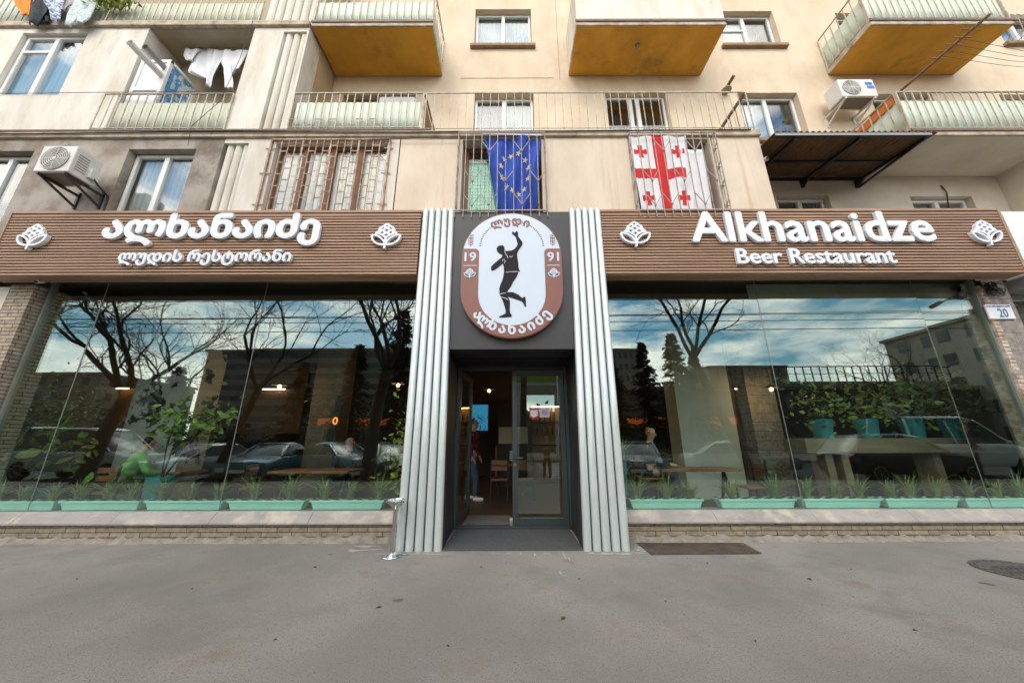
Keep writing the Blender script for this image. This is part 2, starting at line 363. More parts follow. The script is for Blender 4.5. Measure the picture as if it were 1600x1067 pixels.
def wall_holes(mb, x0, x1, z0, z1, yf, depth, holes):
    """front face of a wall at y = yf with rectangular openings and reveals 'depth' deep"""
    xs = sorted({x0, x1, *[v for h in holes for v in h[:2]]}); zs = sorted({z0, z1, *[v for h in holes for v in h[2:4]]})
    xs = [x for x in xs if x0 <= x <= x1]; zs = [z for z in zs if z0 <= z <= z1]
    for i in range(len(xs) - 1):
        for j in range(len(zs) - 1):
            cx, cz = (xs[i] + xs[i + 1]) / 2, (zs[j] + zs[j + 1]) / 2
            if any(h[0] < cx < h[1] and h[2] < cz < h[3] for h in holes): continue
            mb.add([(xs[i], yf, zs[j]), (xs[i + 1], yf, zs[j]), (xs[i + 1], yf, zs[j + 1]), (xs[i], yf, zs[j + 1])], [(0, 1, 2, 3)])
    for h in holes:
        a, b, c, d = h[:4]; yb = yf + depth
        mb.add([(a, yf, c), (b, yf, c), (b, yb, c), (a, yb, c), (a, yf, d), (b, yf, d), (b, yb, d), (a, yb, d)],
               [(0, 1, 2, 3), (7, 6, 5, 4), (0, 3, 7, 4), (1, 5, 6, 2)])
    return mb
def corr(mb, a, b, z0, z1, pitch=.09, amp=.012):
    """corrugated upright sheet from point a to b (x, y)"""
    a, b = Vector(a), Vector(b); d = b - a; ln = d.length; d.normalize(); nn = Vector((-d.y, d.x))
    k = max(4, int(ln / pitch * 6)); vs = []
    for z in (z0, z1):
        for i in range(k + 1):
            t = ln * i / k; p = a + d * t + nn * amp * sin(2 * pi * t / pitch); vs.append((p.x, p.y, z))
    return mb.add(vs, [(i, i + 1, k + 2 + i, k + 1 + i) for i in range(k)])

# ------------------------------------------------------------------ lettering
def text_mesh(body, offset=0.0, bevel=0.0, extrude=.05, res=3):
    c = bpy.data.curves.new('lettering', 'FONT'); c.body = body; c.size = 1; c.extrude = extrude; c.offset = offset; c.bevel_depth = bevel; c.bevel_resolution = 1; c.resolution_u = res
    o = bpy.data.objects.new('lettering', c); COL.objects.link(o)
    dg = bpy.context.evaluated_depsgraph_get(); me = bpy.data.meshes.new_from_object(o.evaluated_get(dg))
    vs = [v.co.copy() for v in me.vertices]; fs = [tuple(p.vertices) for p in me.polygons]
    bpy.data.objects.remove(o); bpy.data.curves.remove(c); bpy.data.meshes.remove(me)
    return vs, fs
def text_fit(mb, body, x0, x1, z0, z1, y0, depth, offset=0, bevel=0, res=3):
    """fill the box x0..x1, z0..z1; front face at y0, 'depth' deep, facing -y"""
    vs, fs = text_mesh(body, 0, 0, .5, res)
    if offset:
        base_v, base_f = vs, fs; vs, fs = [], []
        for k, (dx, dy) in enumerate(((0, 0), (1, 0), (-1, 0), (0, 1), (0, -1), (.7, .7), (-.7, .7), (.7, -.7), (-.7, -.7))):
            b = len(vs); vs += [Vector((v.x + dx * offset, v.y + dy * offset, v.z - .012 * k if v.z > 0 else v.z + .002 * k)) for v in base_v]; fs += [tuple(b + i for i in f) for f in base_f]
    ax, bx = min(v.x for v in vs), max(v.x for v in vs); ay, by = min(v.y for v in vs), max(v.y for v in vs); az, bz = min(v.z for v in vs), max(v.z for v in vs)
    return mb.add([(x0 + (v.x - ax) / (bx - ax) * (x1 - x0), y0 + (bz - v.z) / (bz - az) * depth, z0 + (v.y - ay) / (by - ay) * (z1 - z0)) for v in vs], fs)
def text_arc(mb, body, cx, cz, r, a0, a1, h, y0, depth, flip=False, offset=0):
    """letters along an arc; angles in degrees from +x, letters upright outward (or inward when flip)"""
    n = len(body)
    for i, ch in enumerate(body):
        a = rad(a0 + (a1 - a0) * (i + .5) / n)
        vs, fs = text_mesh(ch, 0, 0, .5, 2)
        if offset:
            bv, bf = vs, fs; vs, fs = [], []
            for k, (dx, dy) in enumerate(((0, 0), (1, 0), (-1, 0), (0, 1), (0, -1))):
                b = len(vs); vs += [Vector((v.x + dx * offset, v.y + dy * offset, v.z - .03 * k if v.z > 0 else v.z)) for v in bv]; fs += [tuple(b + i for i in f) for f in bf]
        ax, bx = min(v.x for v in vs), max(v.x for v in vs)
        az, bz = min(v.z for v in vs), max(v.z for v in vs)
        up = Vector((cos(a), sin(a))) * (-1 if flip else 1); rt = Vector((up.y, -up.x)); o = Vector((cx, cz)) + Vector((cos(a), sin(a))) * r
        out = []
        for v in vs:
            q = o + rt * (v.x - (ax + bx) / 2) * h + up * v.y * h
            out.append((q.x, y0 + (bz - v.z) / (bz - az) * depth, q.y))
        mb.add(out, fs)
    return mb

# ================================================================== THE SETTING: ground
def ground(name, x0, x1, y0, y1, z, mat):
    m = MB(); m.add([(x0, y0, z), (x1, y0, z), (x1, y1, z), (x0, y1, z)], [(0, 1, 2, 3)])
    return tag(m.build(name, mat), kind='structure')
ground('terrain', -400, 400, -400, 400, -.17, M('far_ground', (.12, .11, .095), (.16, .15, .13), .2, .95, coord='World'))
ground('pavement', -60, 60, -7.75, 6, 0, 'asphalt')
ground('road', -200, 200, -20.5, -7.87, -.15, 'road')
k = MB().box(-60, 60, -7.9, -7.75, -.16, .004); tag(k.build('kerb', M('kerb_stone', (.30, .29, .27), (.22, .21, .2), 5, .85, bump=.3), bevel=.01), kind='structure')
k = MB().box(-60, 60, -20.9, -20.5, -.16, .0); k.box(-60, 60, -34, -20.9, -.16, -.02); tag(k.build('far_pavement', M('far_paving', (.22, .21, .19), (.17, .16, .15), 3, .9)), kind='structure')

# ================================================================== APARTMENT BUILDING
FL, ZS3, ZS4 = -1.0, 6.70, 9.62          # front plane of slabs and loggias; undersides of the two slabs
bld = thing('apartment_building', 'cream plastered apartment block with balconies above the brown restaurant front', 'building', (0, 0, 0))

def px_open(x0, y0, x1, y1, Y): a, b = P(x0, y0, Y), P(x1, y1, Y); return (a.x, b.x, b.z, a.z)
WA = px_open(743, 15, 831, 73, 0); WB = px_open(1118.7, 18, 1223, 72.6, 0)
WC = px_open(741, 147, 835, 199, 0); WD = px_open(945, 144, 1051, 200, 0); WE = px_open(1150.5, 145.5, 1266, 212, 0)
WC = (WC[0], WC[1], 7.68, WC[3]); WD = (WD[0], WD[1], 6.95, WD[3]); WE = (WE[0], WE[1], 7.68, WE[3])
g = P(1358, 147, 0); WF = (g.x, g.x + 1.45, 7.3, g.z); g = P(1560, 148, 0); WG = (g.x, g.x + 1.4, 7.3, g.z)
g = P(1304, 21, 0); WH = (g.x, g.x + 1.0, 10.35, g.z); g = P(1546, 24, 0); WI = (g.x, g.x + 1.3, 10.62, g.z)
WL = (-3.9, -2.2, 6.95, 9.05)
holes = [WA, WB, WC, WD, WE, WF, WG, WH, WI, WL]
rl = px_open(1212.6, 306, 1300, 325, 0); rl2 = px_open(1421, 307, 1526, 325, 0)
WR1 = (rl[0], rl[1], 4.9, rl[3]); WR2 = (rl2[0], rl2[1], 4.9, rl2[3])
m = MB(); wall_holes(m, -4.25, 16, ZS3 + .02, 13.6, 0, .22, holes); m.box(-16, 16, .5, 9, ZS3, 13.6)
m.build('main_wall', 'cream', bld)
m = MB(); wall_holes(m, 4.50, 16, 3.6, ZS3 + .02, 0, .2, [WR1, WR2]); m.build('recessed_wall', 'soffit', bld)
m = MB().box(-16.2, 16.2, -.4, 9.2, 13.6, 13.85); m.build('roof_cornice', 'slab', bld)
xr = X(1555, 277, 0)
m = MB().box(xr, 16, -.98, -.004, 3.6, ZS3 - .004); m.build('side_wall', 'soffit', bld)

# forward storey under the terrace (z 3.6 .. 6.7), front at y = -1
XG0 = -5.28; XE = 4.56
GW1 = (X(-6, 236, FL) - .4, X(54, 236, FL), 4.9, Z(54, 236, FL)); GW2 = (X(202, 233, FL), X(307, 233, FL), 4.9, Z(250, 233, FL))
m = MB(); wall_holes(m, -13.5, XG0, 4.0, ZS3, FL, .22, [GW1, GW2]); m.box(XG0 - .08, XG0 - .001, FL + .003, FL + .2, 4.0, ZS3); m.build('grey_wall', 'grey', bld)
GR = (-4.32, -2.27, 4.9, 6.60); FO1 = (X(722, 250, FL), X(846, 250, FL), 4.3, 6.66); FO2 = (X(987, 230, FL), X(1108, 230, FL), 4.3, 6.66)
m = MB(); wall_holes(m, -4.83, -2.05, 4.0, ZS3, FL, .2, [GR]); m.build('loggia_panel', 'white', bld)
m = MB(); wall_holes(m, -2.03, XE, 4.0, ZS3, FL, .3, [FO1, FO2]); m.box(-2.03, -1.9, FL + .004, .0, 4.32, ZS3); m.box(XE - .12, XE, FL + .002, 0, 4.32, ZS3 - .002); m.build('loggia_wall', 'lowcream', bld)
m = MB().box(-2.052, -2.026, FL + .02, FL + .1, 4.0, ZS3); m.build('panel_joint', 'black', bld)

def flutes(x0, x1, z0, z1, n, parent, edge=.06):
    """recess with half-round columns between x0 and x1"""
    m = MB(); m.box(x0, x1, FL + .16, FL + .2, z0, z1)
    w = (x1 - x0) / n
    for i in range(n):
        cx = x0 + w * (i + .5); r = w * .43
        m.tube([(cx, FL + .10, z0), (cx, FL + .10, z1)], r, 14, True)
    return m.build('fluted_panel', 'white', parent, smooth=40)
flutes(XG0, -4.83, 4.0, 6.60, 3, bld)
m = MB().box(XG0, -4.83, FL, FL + .2, 6.60, ZS3); m.build('lintel', 'white', bld)

# slab of the third storey and the terrace
m = MB(); m.box(-14, XE + .03, FL - .05, 0.0, ZS3, ZS3 + .13); m.build('terrace_slab', 'slab', bld, bevel=.012)
m = MB(); m.box(-14, -1.6, FL - .06, FL + .03, ZS3 + .132, ZS3 + .165); m.build('slab_flashing', 'darkrail', bld)
# left block of the third storey
ZP = 7.76
LX0, LX1 = -7.54, -5.34                    # loggia opening
wl_ = (X(37, 52, FL), X(138, 52, FL), ZP + .03, 9.48)
m = MB(); m.box(-13.5, LX0 - .02, FL - .03, FL + .12, ZS3 + .17, ZP); m.build('parapet', 'white', bld, bevel=.01)
m = MB(); wall_holes(m, -13.5, LX0, ZP + .004, ZS4, FL, .16, [wl_]); m.box(LX0 - .2, LX0, FL + .003, 0, ZP - .9, ZS4); m.build('loggia_pier', 'white', bld)
m = MB(); m.box(LX1, -4.72, FL, FL + .2, ZS3 + .17, ZS4); m.box(LX1, -4.72, FL + .2, 0, ZS3 + .17, ZS4); m.box(-4.24, -4.2, FL, 0, ZS3 + .17, ZS4); m.box(-4.72, -4.24, FL, FL + .2, ZS4 - .12, ZS4); m.build('white_pier', 'white', bld)
flutes(-4.72, -4.24, ZS3 + .17, ZS4 - .12, 3, bld)
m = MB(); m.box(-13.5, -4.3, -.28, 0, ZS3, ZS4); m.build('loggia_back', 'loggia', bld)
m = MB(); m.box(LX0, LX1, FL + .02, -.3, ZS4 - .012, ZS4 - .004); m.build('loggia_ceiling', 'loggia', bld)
# brown return wall behind the white pier
m = MB(); m.box(-4.197, -4.17, -.62, -.02, ZS3 + .17, ZS4 - .004); m.build('side_panel', 'revealm', bld)

# slab of the fourth storey on the left, plus its balcony
m = MB(); m.box(-14, -4.2, FL - .06, 0, ZS4, ZS4 + .13); m.build('upper_slab', 'slab', bld, bevel=.012)
flutes(-5.25, -4.16, ZS4 + .13, 13.5, 6, bld)
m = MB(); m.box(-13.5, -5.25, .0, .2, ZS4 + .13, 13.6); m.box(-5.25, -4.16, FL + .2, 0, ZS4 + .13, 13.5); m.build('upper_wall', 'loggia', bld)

def rail_mb(a, b, z0, z1, n, w=.016, top=.03):
    m = MB(); a, b = Vector(a), Vector(b)
    m.bar((a.x, a.y, z1), (b.x, b.y, z1), top, .02); m.bar((a.x, a.y, z0 + .05), (b.x, b.y, z0 + .05), w, w)
    for i in range(n + 1):
        t = i / n; q = a.lerp(b, t); ww = w * (1.5 if i in (0, n) else 1)
        m.bar((q.x + rng.uniform(-.006, .006), q.y, z0), (q.x + rng.uniform(-.006, .006), q.y, z1), ww, ww)
    return m
def balcony(x0, x1, zs, parent, sheet='mint', zt=.93, solid=None, sides=(True, True), soff='ochre', yb=0, sheet_h=.74, fill=True, slab=True):
    """slab (part) > soffit, railing, sheet_panel"""
    b = MB().box(x0, x1, FL - .03, yb - .002, zs, zs + .14).build('balcony', 'slab', parent, bevel=.012)
    MB().box(x0 + .02, x1 - .02, FL + .0, yb - .01, zs - .006, zs - .0005).build('soffit', soff, b)
    MB().box(x0 - .015, x1 + .015, FL - .05, FL - .032, zs + .09, zs + .15).build('slab_edge', 'darkrail', b)
    z0, z1 = zs + .142, zs + .14 + zt
    if solid:
        m = MB().box(x0 + .01, x1 - .01, FL - .028, FL + .03, z0, z1)
        for s, xx in zip(sides, (x0 + .01, x1 - .07)):
            if s: m.box(xx, xx + .06, FL + .03, yb - .02, z0, z1 - .003)
        m.build('parapet', solid, b, bevel=.008); return b
    n = max(3, int((x1 - x0) / .155))
    rail_mb((x0 + .02, FL - .01, 0), (x1 - .02, FL - .01, 0), z0, z1, n).build('railing', 'rail', b)
    if fill: corr(MB(), (x0 + .03, FL + .025), (x1 - .03, FL + .025), z0 + .02, z0 + sheet_h, .155, .005).build('sheet_panel', sheet, b, smooth=50, solid=.003)
    for s, xx in zip(sides, (x0 + .02, x1 - .02)):
        if not s: continue
        rail_mb((xx, FL + .02, 0), (xx, yb - .03, 0), z0, z1, 6).build('railing', 'rail', b)
        if fill: corr(MB(), (xx + (.03 if xx < (x0 + x1) / 2 else -.03), FL + .04), (xx + (.03 if xx < (x0 + x1) / 2 else -.03), yb - .04), z0 + .02, z0 + sheet_h, .155, .005).build('sheet_panel', sheet, b, smooth=50, solid=.003)
    return b
balcony(-4.16, -1.63, ZS4, bld, sides=(False, True), zt=1.0, sheet_h=.66)
balcony(1.36, 4.49, ZS4, bld, solid='white', zt=1.25)
balcony(7.50, 10.5, ZS4, bld, zt=.95, sheet_h=.68)
balcony(7.40, 14.5, ZS3, bld, zt=.93, sides=(True, False), soff='soffit')
# left balcony of the fourth storey: railing and sheets straight on the slab
zz = ZS4 + .142
for x0, x1, nm in ((-8.6, -5.3, 'pale_sheet'), (-14, -8.62, 'mint')):
    r = rail_mb((x0, FL - .01, 0), (x1, FL - .01, 0), zz, zz + 1.0, int((x1 - x0) / .15)).build('railing', 'rail', bld)
    corr(MB(), (x0, FL + .03), (x1, FL + .03), zz + .02, zz + .66 if nm == 'pale_sheet' else zz + .95, .15, .006).build('sheet_panel', nm, r, smooth=50, solid=.003)
# third storey: loggia railing, balcony railing with sheets, bare terrace railing
z0, z1 = ZS3 + .17, 7.76
r = rail_mb((LX0 - .28, FL - .03, 0), (LX1, FL - .03, 0), z0, z1, 15).build('railing', 'rail', bld)
corr(MB(), (LX0 - .25, FL + .02), (LX1 - .02, FL + .02), z0, z0 + .72, .15, .005).build('sheet_panel', 'pale_sheet', r, smooth=50, solid=.003)
r = rail_mb((-4.16, FL - .03, 0), (-1.68, FL - .03, 0), z0, z1, 17).build('railing', 'rail', bld)
corr(MB(), (-4.12, FL + .02), (-1.74, FL + .02), z0, z0 + .72, .15, .005).build('sheet_panel', 'mint', r, smooth=50, solid=.003)
r = rail_mb((-1.62, FL - .03, 0), (XE - .06, FL - .03, 0), z0 - .03, z1, 40, w=.011, top=.02).build('railing', 'rail', bld)
m = MB(); m.bar((-1.66, FL, z1 - .01), (-1.66, -.02, z1 - .01), .03); m.box(-1.675, -1.655, FL + .05, -.02, z0, z0 + .74); m.build('divider', 'rust', bld)
m = MB(); m.bar((XE - .05, FL - .02, z1), (XE - .05, -.02, z1), .045)
for i in range(5): m.bar((XE - .05, FL + .19 * i + .1, z0), (XE - .05, FL + .19 * i + .1, z1), .012)
m.build('railing_return', 'darkrail', bld)

# windows: frame (part) > pane, curtain, sill
CURT = M('net_curtain', (.30, .36, .38), (.46, .52, .54), 5, .9, stretch=(5, 1, .15))
ROOMD = M('dark_room', (.03, .03, .032), rough=.9)  # near-black sheet: the unlit room's darkness put into its colour
CURTB = M('grey_curtain', (.30, .31, .32), (.40, .41, .42), 5, .9, stretch=(6, 1, .2))
CURTL = M('light_curtain', (.50, .50, .46), (.36, .36, .34), 4, .9, stretch=(6, 1, .2))
def window(h, yf, depth, cols=2, fm='pvc', backs=(CURT, CURT), sill=None, fw=.055, split=None, transom=None, reveal=None):
    x0, x1, z0, z1 = h; y = yf + depth - .09; e = .012
    m = MB(); x0 += e; x1 -= e; z0 += e; z1 -= e
    m.box(x0, x1, y, y + .06, z1 - fw, z1); m.box(x0, x1, y, y + .06, z0, z0 + fw)
    m.box(x0, x0 + fw, y, y + .06, z0 + fw, z1 - fw); m.box(x1 - fw, x1, y, y + .06, z0 + fw, z1 - fw)
    xs = [x0 + fw + (x1 - x0 - 2 * fw) * (i / cols if not split else [0, *split, 1][i]) for i in range(cols + 1)]
    for q in xs[1:-1]: m.box(q - fw * .75, q + fw * .75, y - .012, y + .05, z0 + fw, z1 - fw)
    if transom: m.box(xs[0], xs[1] - fw * .75, y - .003, y + .04, transom - .03, transom + .03)
    w = m.build('window', fm, bld, bevel=.006)
    for i in range(cols):
        a, b = xs[i], xs[i + 1]
        MB().box(a, b, y + .022, y + .032, z0 + fw * .8, z1 - fw * .8).build('pane', PANE, w)
        bk = backs[i % len(backs)]
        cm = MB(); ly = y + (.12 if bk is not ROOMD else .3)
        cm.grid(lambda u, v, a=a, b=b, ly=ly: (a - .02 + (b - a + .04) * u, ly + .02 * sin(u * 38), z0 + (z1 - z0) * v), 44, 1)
        cm.build('pane_backing', bk, w, smooth=60)
    if sill: MB().box(x0 - .1, x1 + .1, yf - .09, yf + depth - .1, z0 - .10, z0 - .012).build('sill', sill, w, bevel=.01)
    return w
window(WA, 0, .22, backs=(CURT, CURT), sill='sill', transom=None)
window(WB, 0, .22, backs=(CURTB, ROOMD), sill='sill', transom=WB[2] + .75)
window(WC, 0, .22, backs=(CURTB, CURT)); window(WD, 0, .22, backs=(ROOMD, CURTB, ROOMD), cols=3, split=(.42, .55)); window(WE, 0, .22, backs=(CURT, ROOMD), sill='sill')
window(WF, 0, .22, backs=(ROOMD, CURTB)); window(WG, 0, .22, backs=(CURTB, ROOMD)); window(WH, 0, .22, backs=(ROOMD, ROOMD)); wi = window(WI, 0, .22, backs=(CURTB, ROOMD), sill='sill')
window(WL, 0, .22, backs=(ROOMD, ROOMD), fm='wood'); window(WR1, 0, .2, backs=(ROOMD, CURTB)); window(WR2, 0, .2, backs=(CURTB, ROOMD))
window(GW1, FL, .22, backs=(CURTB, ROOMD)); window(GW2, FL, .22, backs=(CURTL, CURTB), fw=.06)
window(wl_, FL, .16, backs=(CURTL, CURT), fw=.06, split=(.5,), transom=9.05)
# bars bulging in front of the far right upper window
m = MB()
for i in range(9):
    xx = WI[0] + (WI[1] - WI[0]) * i / 8
    m.tube([(xx, -.02, WI[3]), (xx, -.1, WI[3] - .2), (xx, -.32, WI[2] + .35), (xx, -.3, WI[2]), (xx, -.02, WI[2] - .02)], .008, 5)
for z in (.1, .4, .7): m.bar((WI[0], -.22 if z < .5 else -.12, WI[2] + z), (WI[1], -.22 if z < .5 else -.12, WI[2] + z), .014)
m.build('window_bars', 'grille2', wi)

# wooden four-light window with a brick-pattern grille
x0, x1, z0, z1 = GR; y = FL + .1
m = MB(); m.box(x0, x1, y, y + .07, z1 - .06, z1); fw = .05
for i in range(5):
    q = x0 + (x1 - x0) * i / 4; m.box(max(x0, q - .05), min(x1, q + .05), y - .004, y + .06, z0, z1 - .06)
gw = m.build('window', 'wood', bld, bevel=.005)
MB().box(x0, x1, y + .03, y + .04, z0, z1).build('pane', PANE2, gw)
CURTP = M('patched_curtain', (.82, .76, .66), (.66, .70, .76), 2.2, .9, stretch=(3, 1, .8), coord='World', c3=(.12, .2, .33), s3=1.6, lo3=.6, hi3=.65)
MB().grid(lambda u, v: (x0 + (x1 - x0) * u, y + .075 + .012 * sin(u * 90), z0 + (z1 - z0) * v), 80, 1).build('pane_backing', CURTP, gw, smooth=60)
m = MB(); yg = FL - .03
m.bar((x0 - .06, yg, z1 + .04), (x1 + .05, yg, z1 + .04), .03); m.bar((x0 - .06, yg, z0), (x0 - .06, yg, z1 + .04), .03); m.bar((x1 + .05, yg, z0), (x1 + .05, yg, z1 + .04), .03)
nb = 16
for i in range(1, nb):
    q = x0 + (x1 - x0) * i / nb
    m.bar((q, yg, z0), (q, yg, z1 + .04), .016 if i % 4 else .034, .012)
    for j in range(9):
        zz = z0 + .1 + j * .25 + (.125 if i % 2 else 0)
        if i % 3: m.bar((q, yg - .002, zz), (q + (x1 - x0) / nb, yg - .002, zz), .010, .018)
for zz in (5.25, 5.9, 6.45): m.bar((x0 - .16, yg + .01, zz), (x0 + .05, yg + .01, zz), .014); m.bar((x1 - .05, yg + .01, zz), (x1 + .12, yg + .01, zz), .014)
m.build('window_grille', 'grille', bld)

# the two tall loggia doors behind projecting grilles
def loggia_door(h, left_mat, right_mat, split):
    x0, x1, z0, z1 = h; y = FL + .2
    m = MB(); xs = x0 + (x1 - x0) * split
    for a, b in ((x0, x0 + .09), (xs - .03, xs + .03), (x1 - .12, x1 - .02)): m.box(a, b, y, y + .07, z0, z1 - .1)
    m.box(x0, x1, y + .002, y + .06, z1 - .1, z1)
    w = m.build('window', 'wood', bld, bevel=.006)
    MB().box(x0 + .09, xs - .03, y + .03, y + .04, z0, z1 - .1).build('pane', PANE2, w); MB().box(xs + .03, x1 - .12, y + .03, y + .04, z0, z1 - .1).build('pane', PANE2, w)
    m = MB().grid(lambda u, v: (x0 + (xs - x0) * u, y + .09 + .008 * sin(v * 190), z0 + (z1 - z0 - .22) * v), 2, 120); m.build('blind', left_mat, w, smooth=60)
    m = MB().grid(lambda u, v: (xs + (x1 - xs) * u, y + .10 + .008 * sin(v * 190), z0 + (z1 - z0 - .1) * v), 2, 120); m.build('blind', right_mat, w, smooth=60)
    yg = FL - .13; ga, gb = x0 - .06, x1 + .06; m = MB(); n = 11
    for zz in (z1 + .02, 5.03): m.bar((ga, yg, zz), (gb, yg, zz), .02)
    for i in range(n + 1):
        q = ga + (gb - ga) * i / n; m.bar((q, yg, 4.9), (q, yg, z1 + .03), .013)
    w_ = (gb - ga) / n
    for (i, zz) in ((3, 6.42), (7, 6.42), (1, 5.78), (5, 5.78), (9, 5.78), (3, 5.30), (7, 5.30), (1, 5.28)):
        c = ga + w_ * (i + 1)
        m.bar((c, yg - .01, zz - .16), (c - w_, yg - .01, zz + .06), .011); m.bar((c, yg - .01, zz - .16), (c + w_, yg - .01, zz + .06), .011)
        m.ball((c, yg - .01, zz - .16), .022)
    for q in (ga, gb):
        m.bar((q, yg, z1 + .02), (q, FL + .02, z1 + .02), .014)
        for zz in (5.1, 5.5, 5.9, 6.3): m.bar((q, yg, zz), (q, FL + .02, zz + .16), .011); m.bar((q, FL + .01, zz), (q, yg, zz + .16), .011)
        m.bar((q, FL - .005, 4.9), (q, FL - .005, z1), .013); m.bar((q, (yg + FL) / 2, 4.9), (q, (yg + FL) / 2, z1), .011)
    m.build('window_grille', 'grille2', bld)
BLG = M('green_blind', (.22, .62, .46), (.27, .68, .52), 3, .7, coord='World'); BLD = M('dark_green_blind', (.02, .13, .06), (.03, .16, .08), 3, .7); BLW = M('pale_lining', (.62, .64, .66), rough=.8)
loggia_door(FO1, BLG, BLD, .48); loggia_door(FO2, BLW, BLW, .62)

# white plastic enclosure in the left loggia, with blue protective film and two flue pipes
FILM = M('film_strip', (.08, .32, .60), (.72, .75, .78), 4, .4, stretch=(1, 3, 2), lo=.48, hi=.52, coord='World')
ex0, ex1, ez1 = -7.50, -6.89, 8.77
m = MB()
for a, b, c, d in ((ex0, ex0 + .07, -.96, -.9), (ex1 - .07, ex1, -.96, -.9), (ex1 - .07, ex1, -.42, -.36)): m.box(a, b, c, d, ZS3 + .17, ez1)
m.box(ex0, ex1, -.962, -.9, ez1 - .07, ez1 + .002); m.box(ex1 - .068, ex1 + .002, -.9, -.42, ez1 - .07, ez1 + .001); m.box(ex0, ex1 - .002, -.963, -.9, 7.95, 8.02)
en = m.build('enclosure', 'pvc', bld, bevel=.006)
MB().box(ex0 + .07, ex1 - .07, -.94, -.92, ZS3 + .2, ez1 - .07).build('front_sheet', 'pvc', en)
MB().box(ex1 - .045, ex1 - .025, -.9, -.42, ZS3 + .2, ez1 - .07).build('side_sheet', FILM, en)
m = MB(); [m.box(ex1 + .001, ex1 + .003, -.88 + .13 * i, -.83 + .13 * i, 7.3, 8.5 - .12 * i) for i in range(4)]; m.build('film', M('blue_film', (.06, .34, .62), rough=.4), en)
for z, l, r in ((8.35, .55, .06), (8.57, .34, .055)):
    m = MB(); m.tube([(-6.99, -.93, z), (-6.99, -.99 - l, z)], r, 16, False); m.tube([(-6.99, -.99 - l, z), (-6.99, -.93, z)], r * .86, 16, False)
    m.build('flue_pipe', 'pvc' if z < 8.5 else 'alu', en, smooth=40)
m = MB(); [m.bar((ex1 + .35 + i * .3, -.45, 7.5), (ex1 + .55 + i * .3, -.45, 7.62), .05) for i in range(4)]; m.build('green_lettering_strip', M('green_dark', (.02, .12, .09)), en)
# thin cables and wall joints on the facade
def cable(pts, r=.006, mat='darkrail', parent=None):
    return MB().tube(pts, r, 5).build('cable', mat, parent, smooth=60)
cable([(-13, FL - .07, ZP + .03), (-9.5, FL - .05, ZP + .0), (-8, FL - .05, ZP + .02), (LX1, FL - .06, ZP + .02)], parent=bld)
cable([(-2.6, FL - .06, z1 + .01), (-1.6, FL - .07, z1 + .03), (-.9, FL - .06, z1 + .02), (.6, FL - .06, z1 + .01)], .009, parent=bld)
cable([(-13, FL - .08, ZS3 + .07), (-9, FL - .07, ZS3 + .05), (-6, FL - .07, ZS3 + .09), (-2, FL - .07, ZS3 + .06), (4.4, FL - .07, ZS3 + .1)], .012, 'black', bld)
cable([(-5.36, FL - .07, 9.7), (-5.38, FL - .08, 8.6), (-5.5, FL - .09, 7.5), (-5.9, FL - .08, 6.9), (-5.88, FL - .05, 6.5)], .005, 'black', bld)
cable([(X(871, 60, 0), -.005, 9.5), (X(871, 60, 0), -.005, 12.6)], .006, 'revealm', bld)  # vertical wall joint, drawn as a thin cable tube
cable([(-1.2, -.006, 9.55), (-1.0, -.006, 9.55), (1.0, -.006, 9.55)], .004, 'revealm', bld)  # horizontal wall seam, drawn as a thin cable tube

# ================================================================== SHOP FRONT
GX0, GX1, PX = -7.90, 7.91, 1.49            # window ends, outer edge of the portal columns
for x0, x1, side in ((-8.35, -PX + .03, 'left'), (PX - .03, 8.4, 'right')):
    t = thing('low_brick_wall', f'low band of thin brown bricks with a sloping stone sill under the {side} shop window', 'wall', (0.5 * (x0 + x1), -.7, 0))
    m = MB(); m.box(x0, x1, -.72, -.45, -.02, .225); m.build('brick_band', 'basebrick', t)
    n_ = int((x1 - x0) / 1.35)
    m2 = MB()
    for i in range(n_):
        a = x0 + (x1 - x0) * i / n_ + .002; b = x0 + (x1 - x0) * (i + 1) / n_ - .002
        m2.add([(a, -.765, .222), (b, -.765, .222), (b, -.765, .246), (a, -.765, .246), (a, -.64, .370), (b, -.64, .370), (a, -.40, .372), (b, -.40, .372), (a, -.4, .222), (b, -.4, .222)],
               [(0, 1, 2, 3), (3, 2, 5, 4), (4, 5, 7, 6), (0, 3, 4, 6, 8), (1, 9, 7, 5, 2), (0, 8, 9, 1)])
    m2.build('sill', 'marble', t, bevel=.004)
    # broken mortar skirt along the ground
    r2 = random.Random(4); m = MB(); nn = 90; xs = [x0 + (x1 - x0) * i / nn for i in range(nn + 1)]
    vs = []
    for x in xs:
        h = .035 + r2.random() * .05; d = .05 + r2.random() * .06
        vs += [(x, -.715, h), (x, -.72 - d * .5, h * .6), (x, -.72 - d, -.002)]
    m.add(vs, [(3 * i + j, 3 * i + 3 + j, 3 * i + 4 + j, 3 * i + 1 + j)[::-1] for i in range(nn) for j in range(2)])
    m.build('mortar_skirt', M('old_mortar', (.19, .165, .135), (.29, .265, .235), 9, .95, bump=1, coord='World'), t)

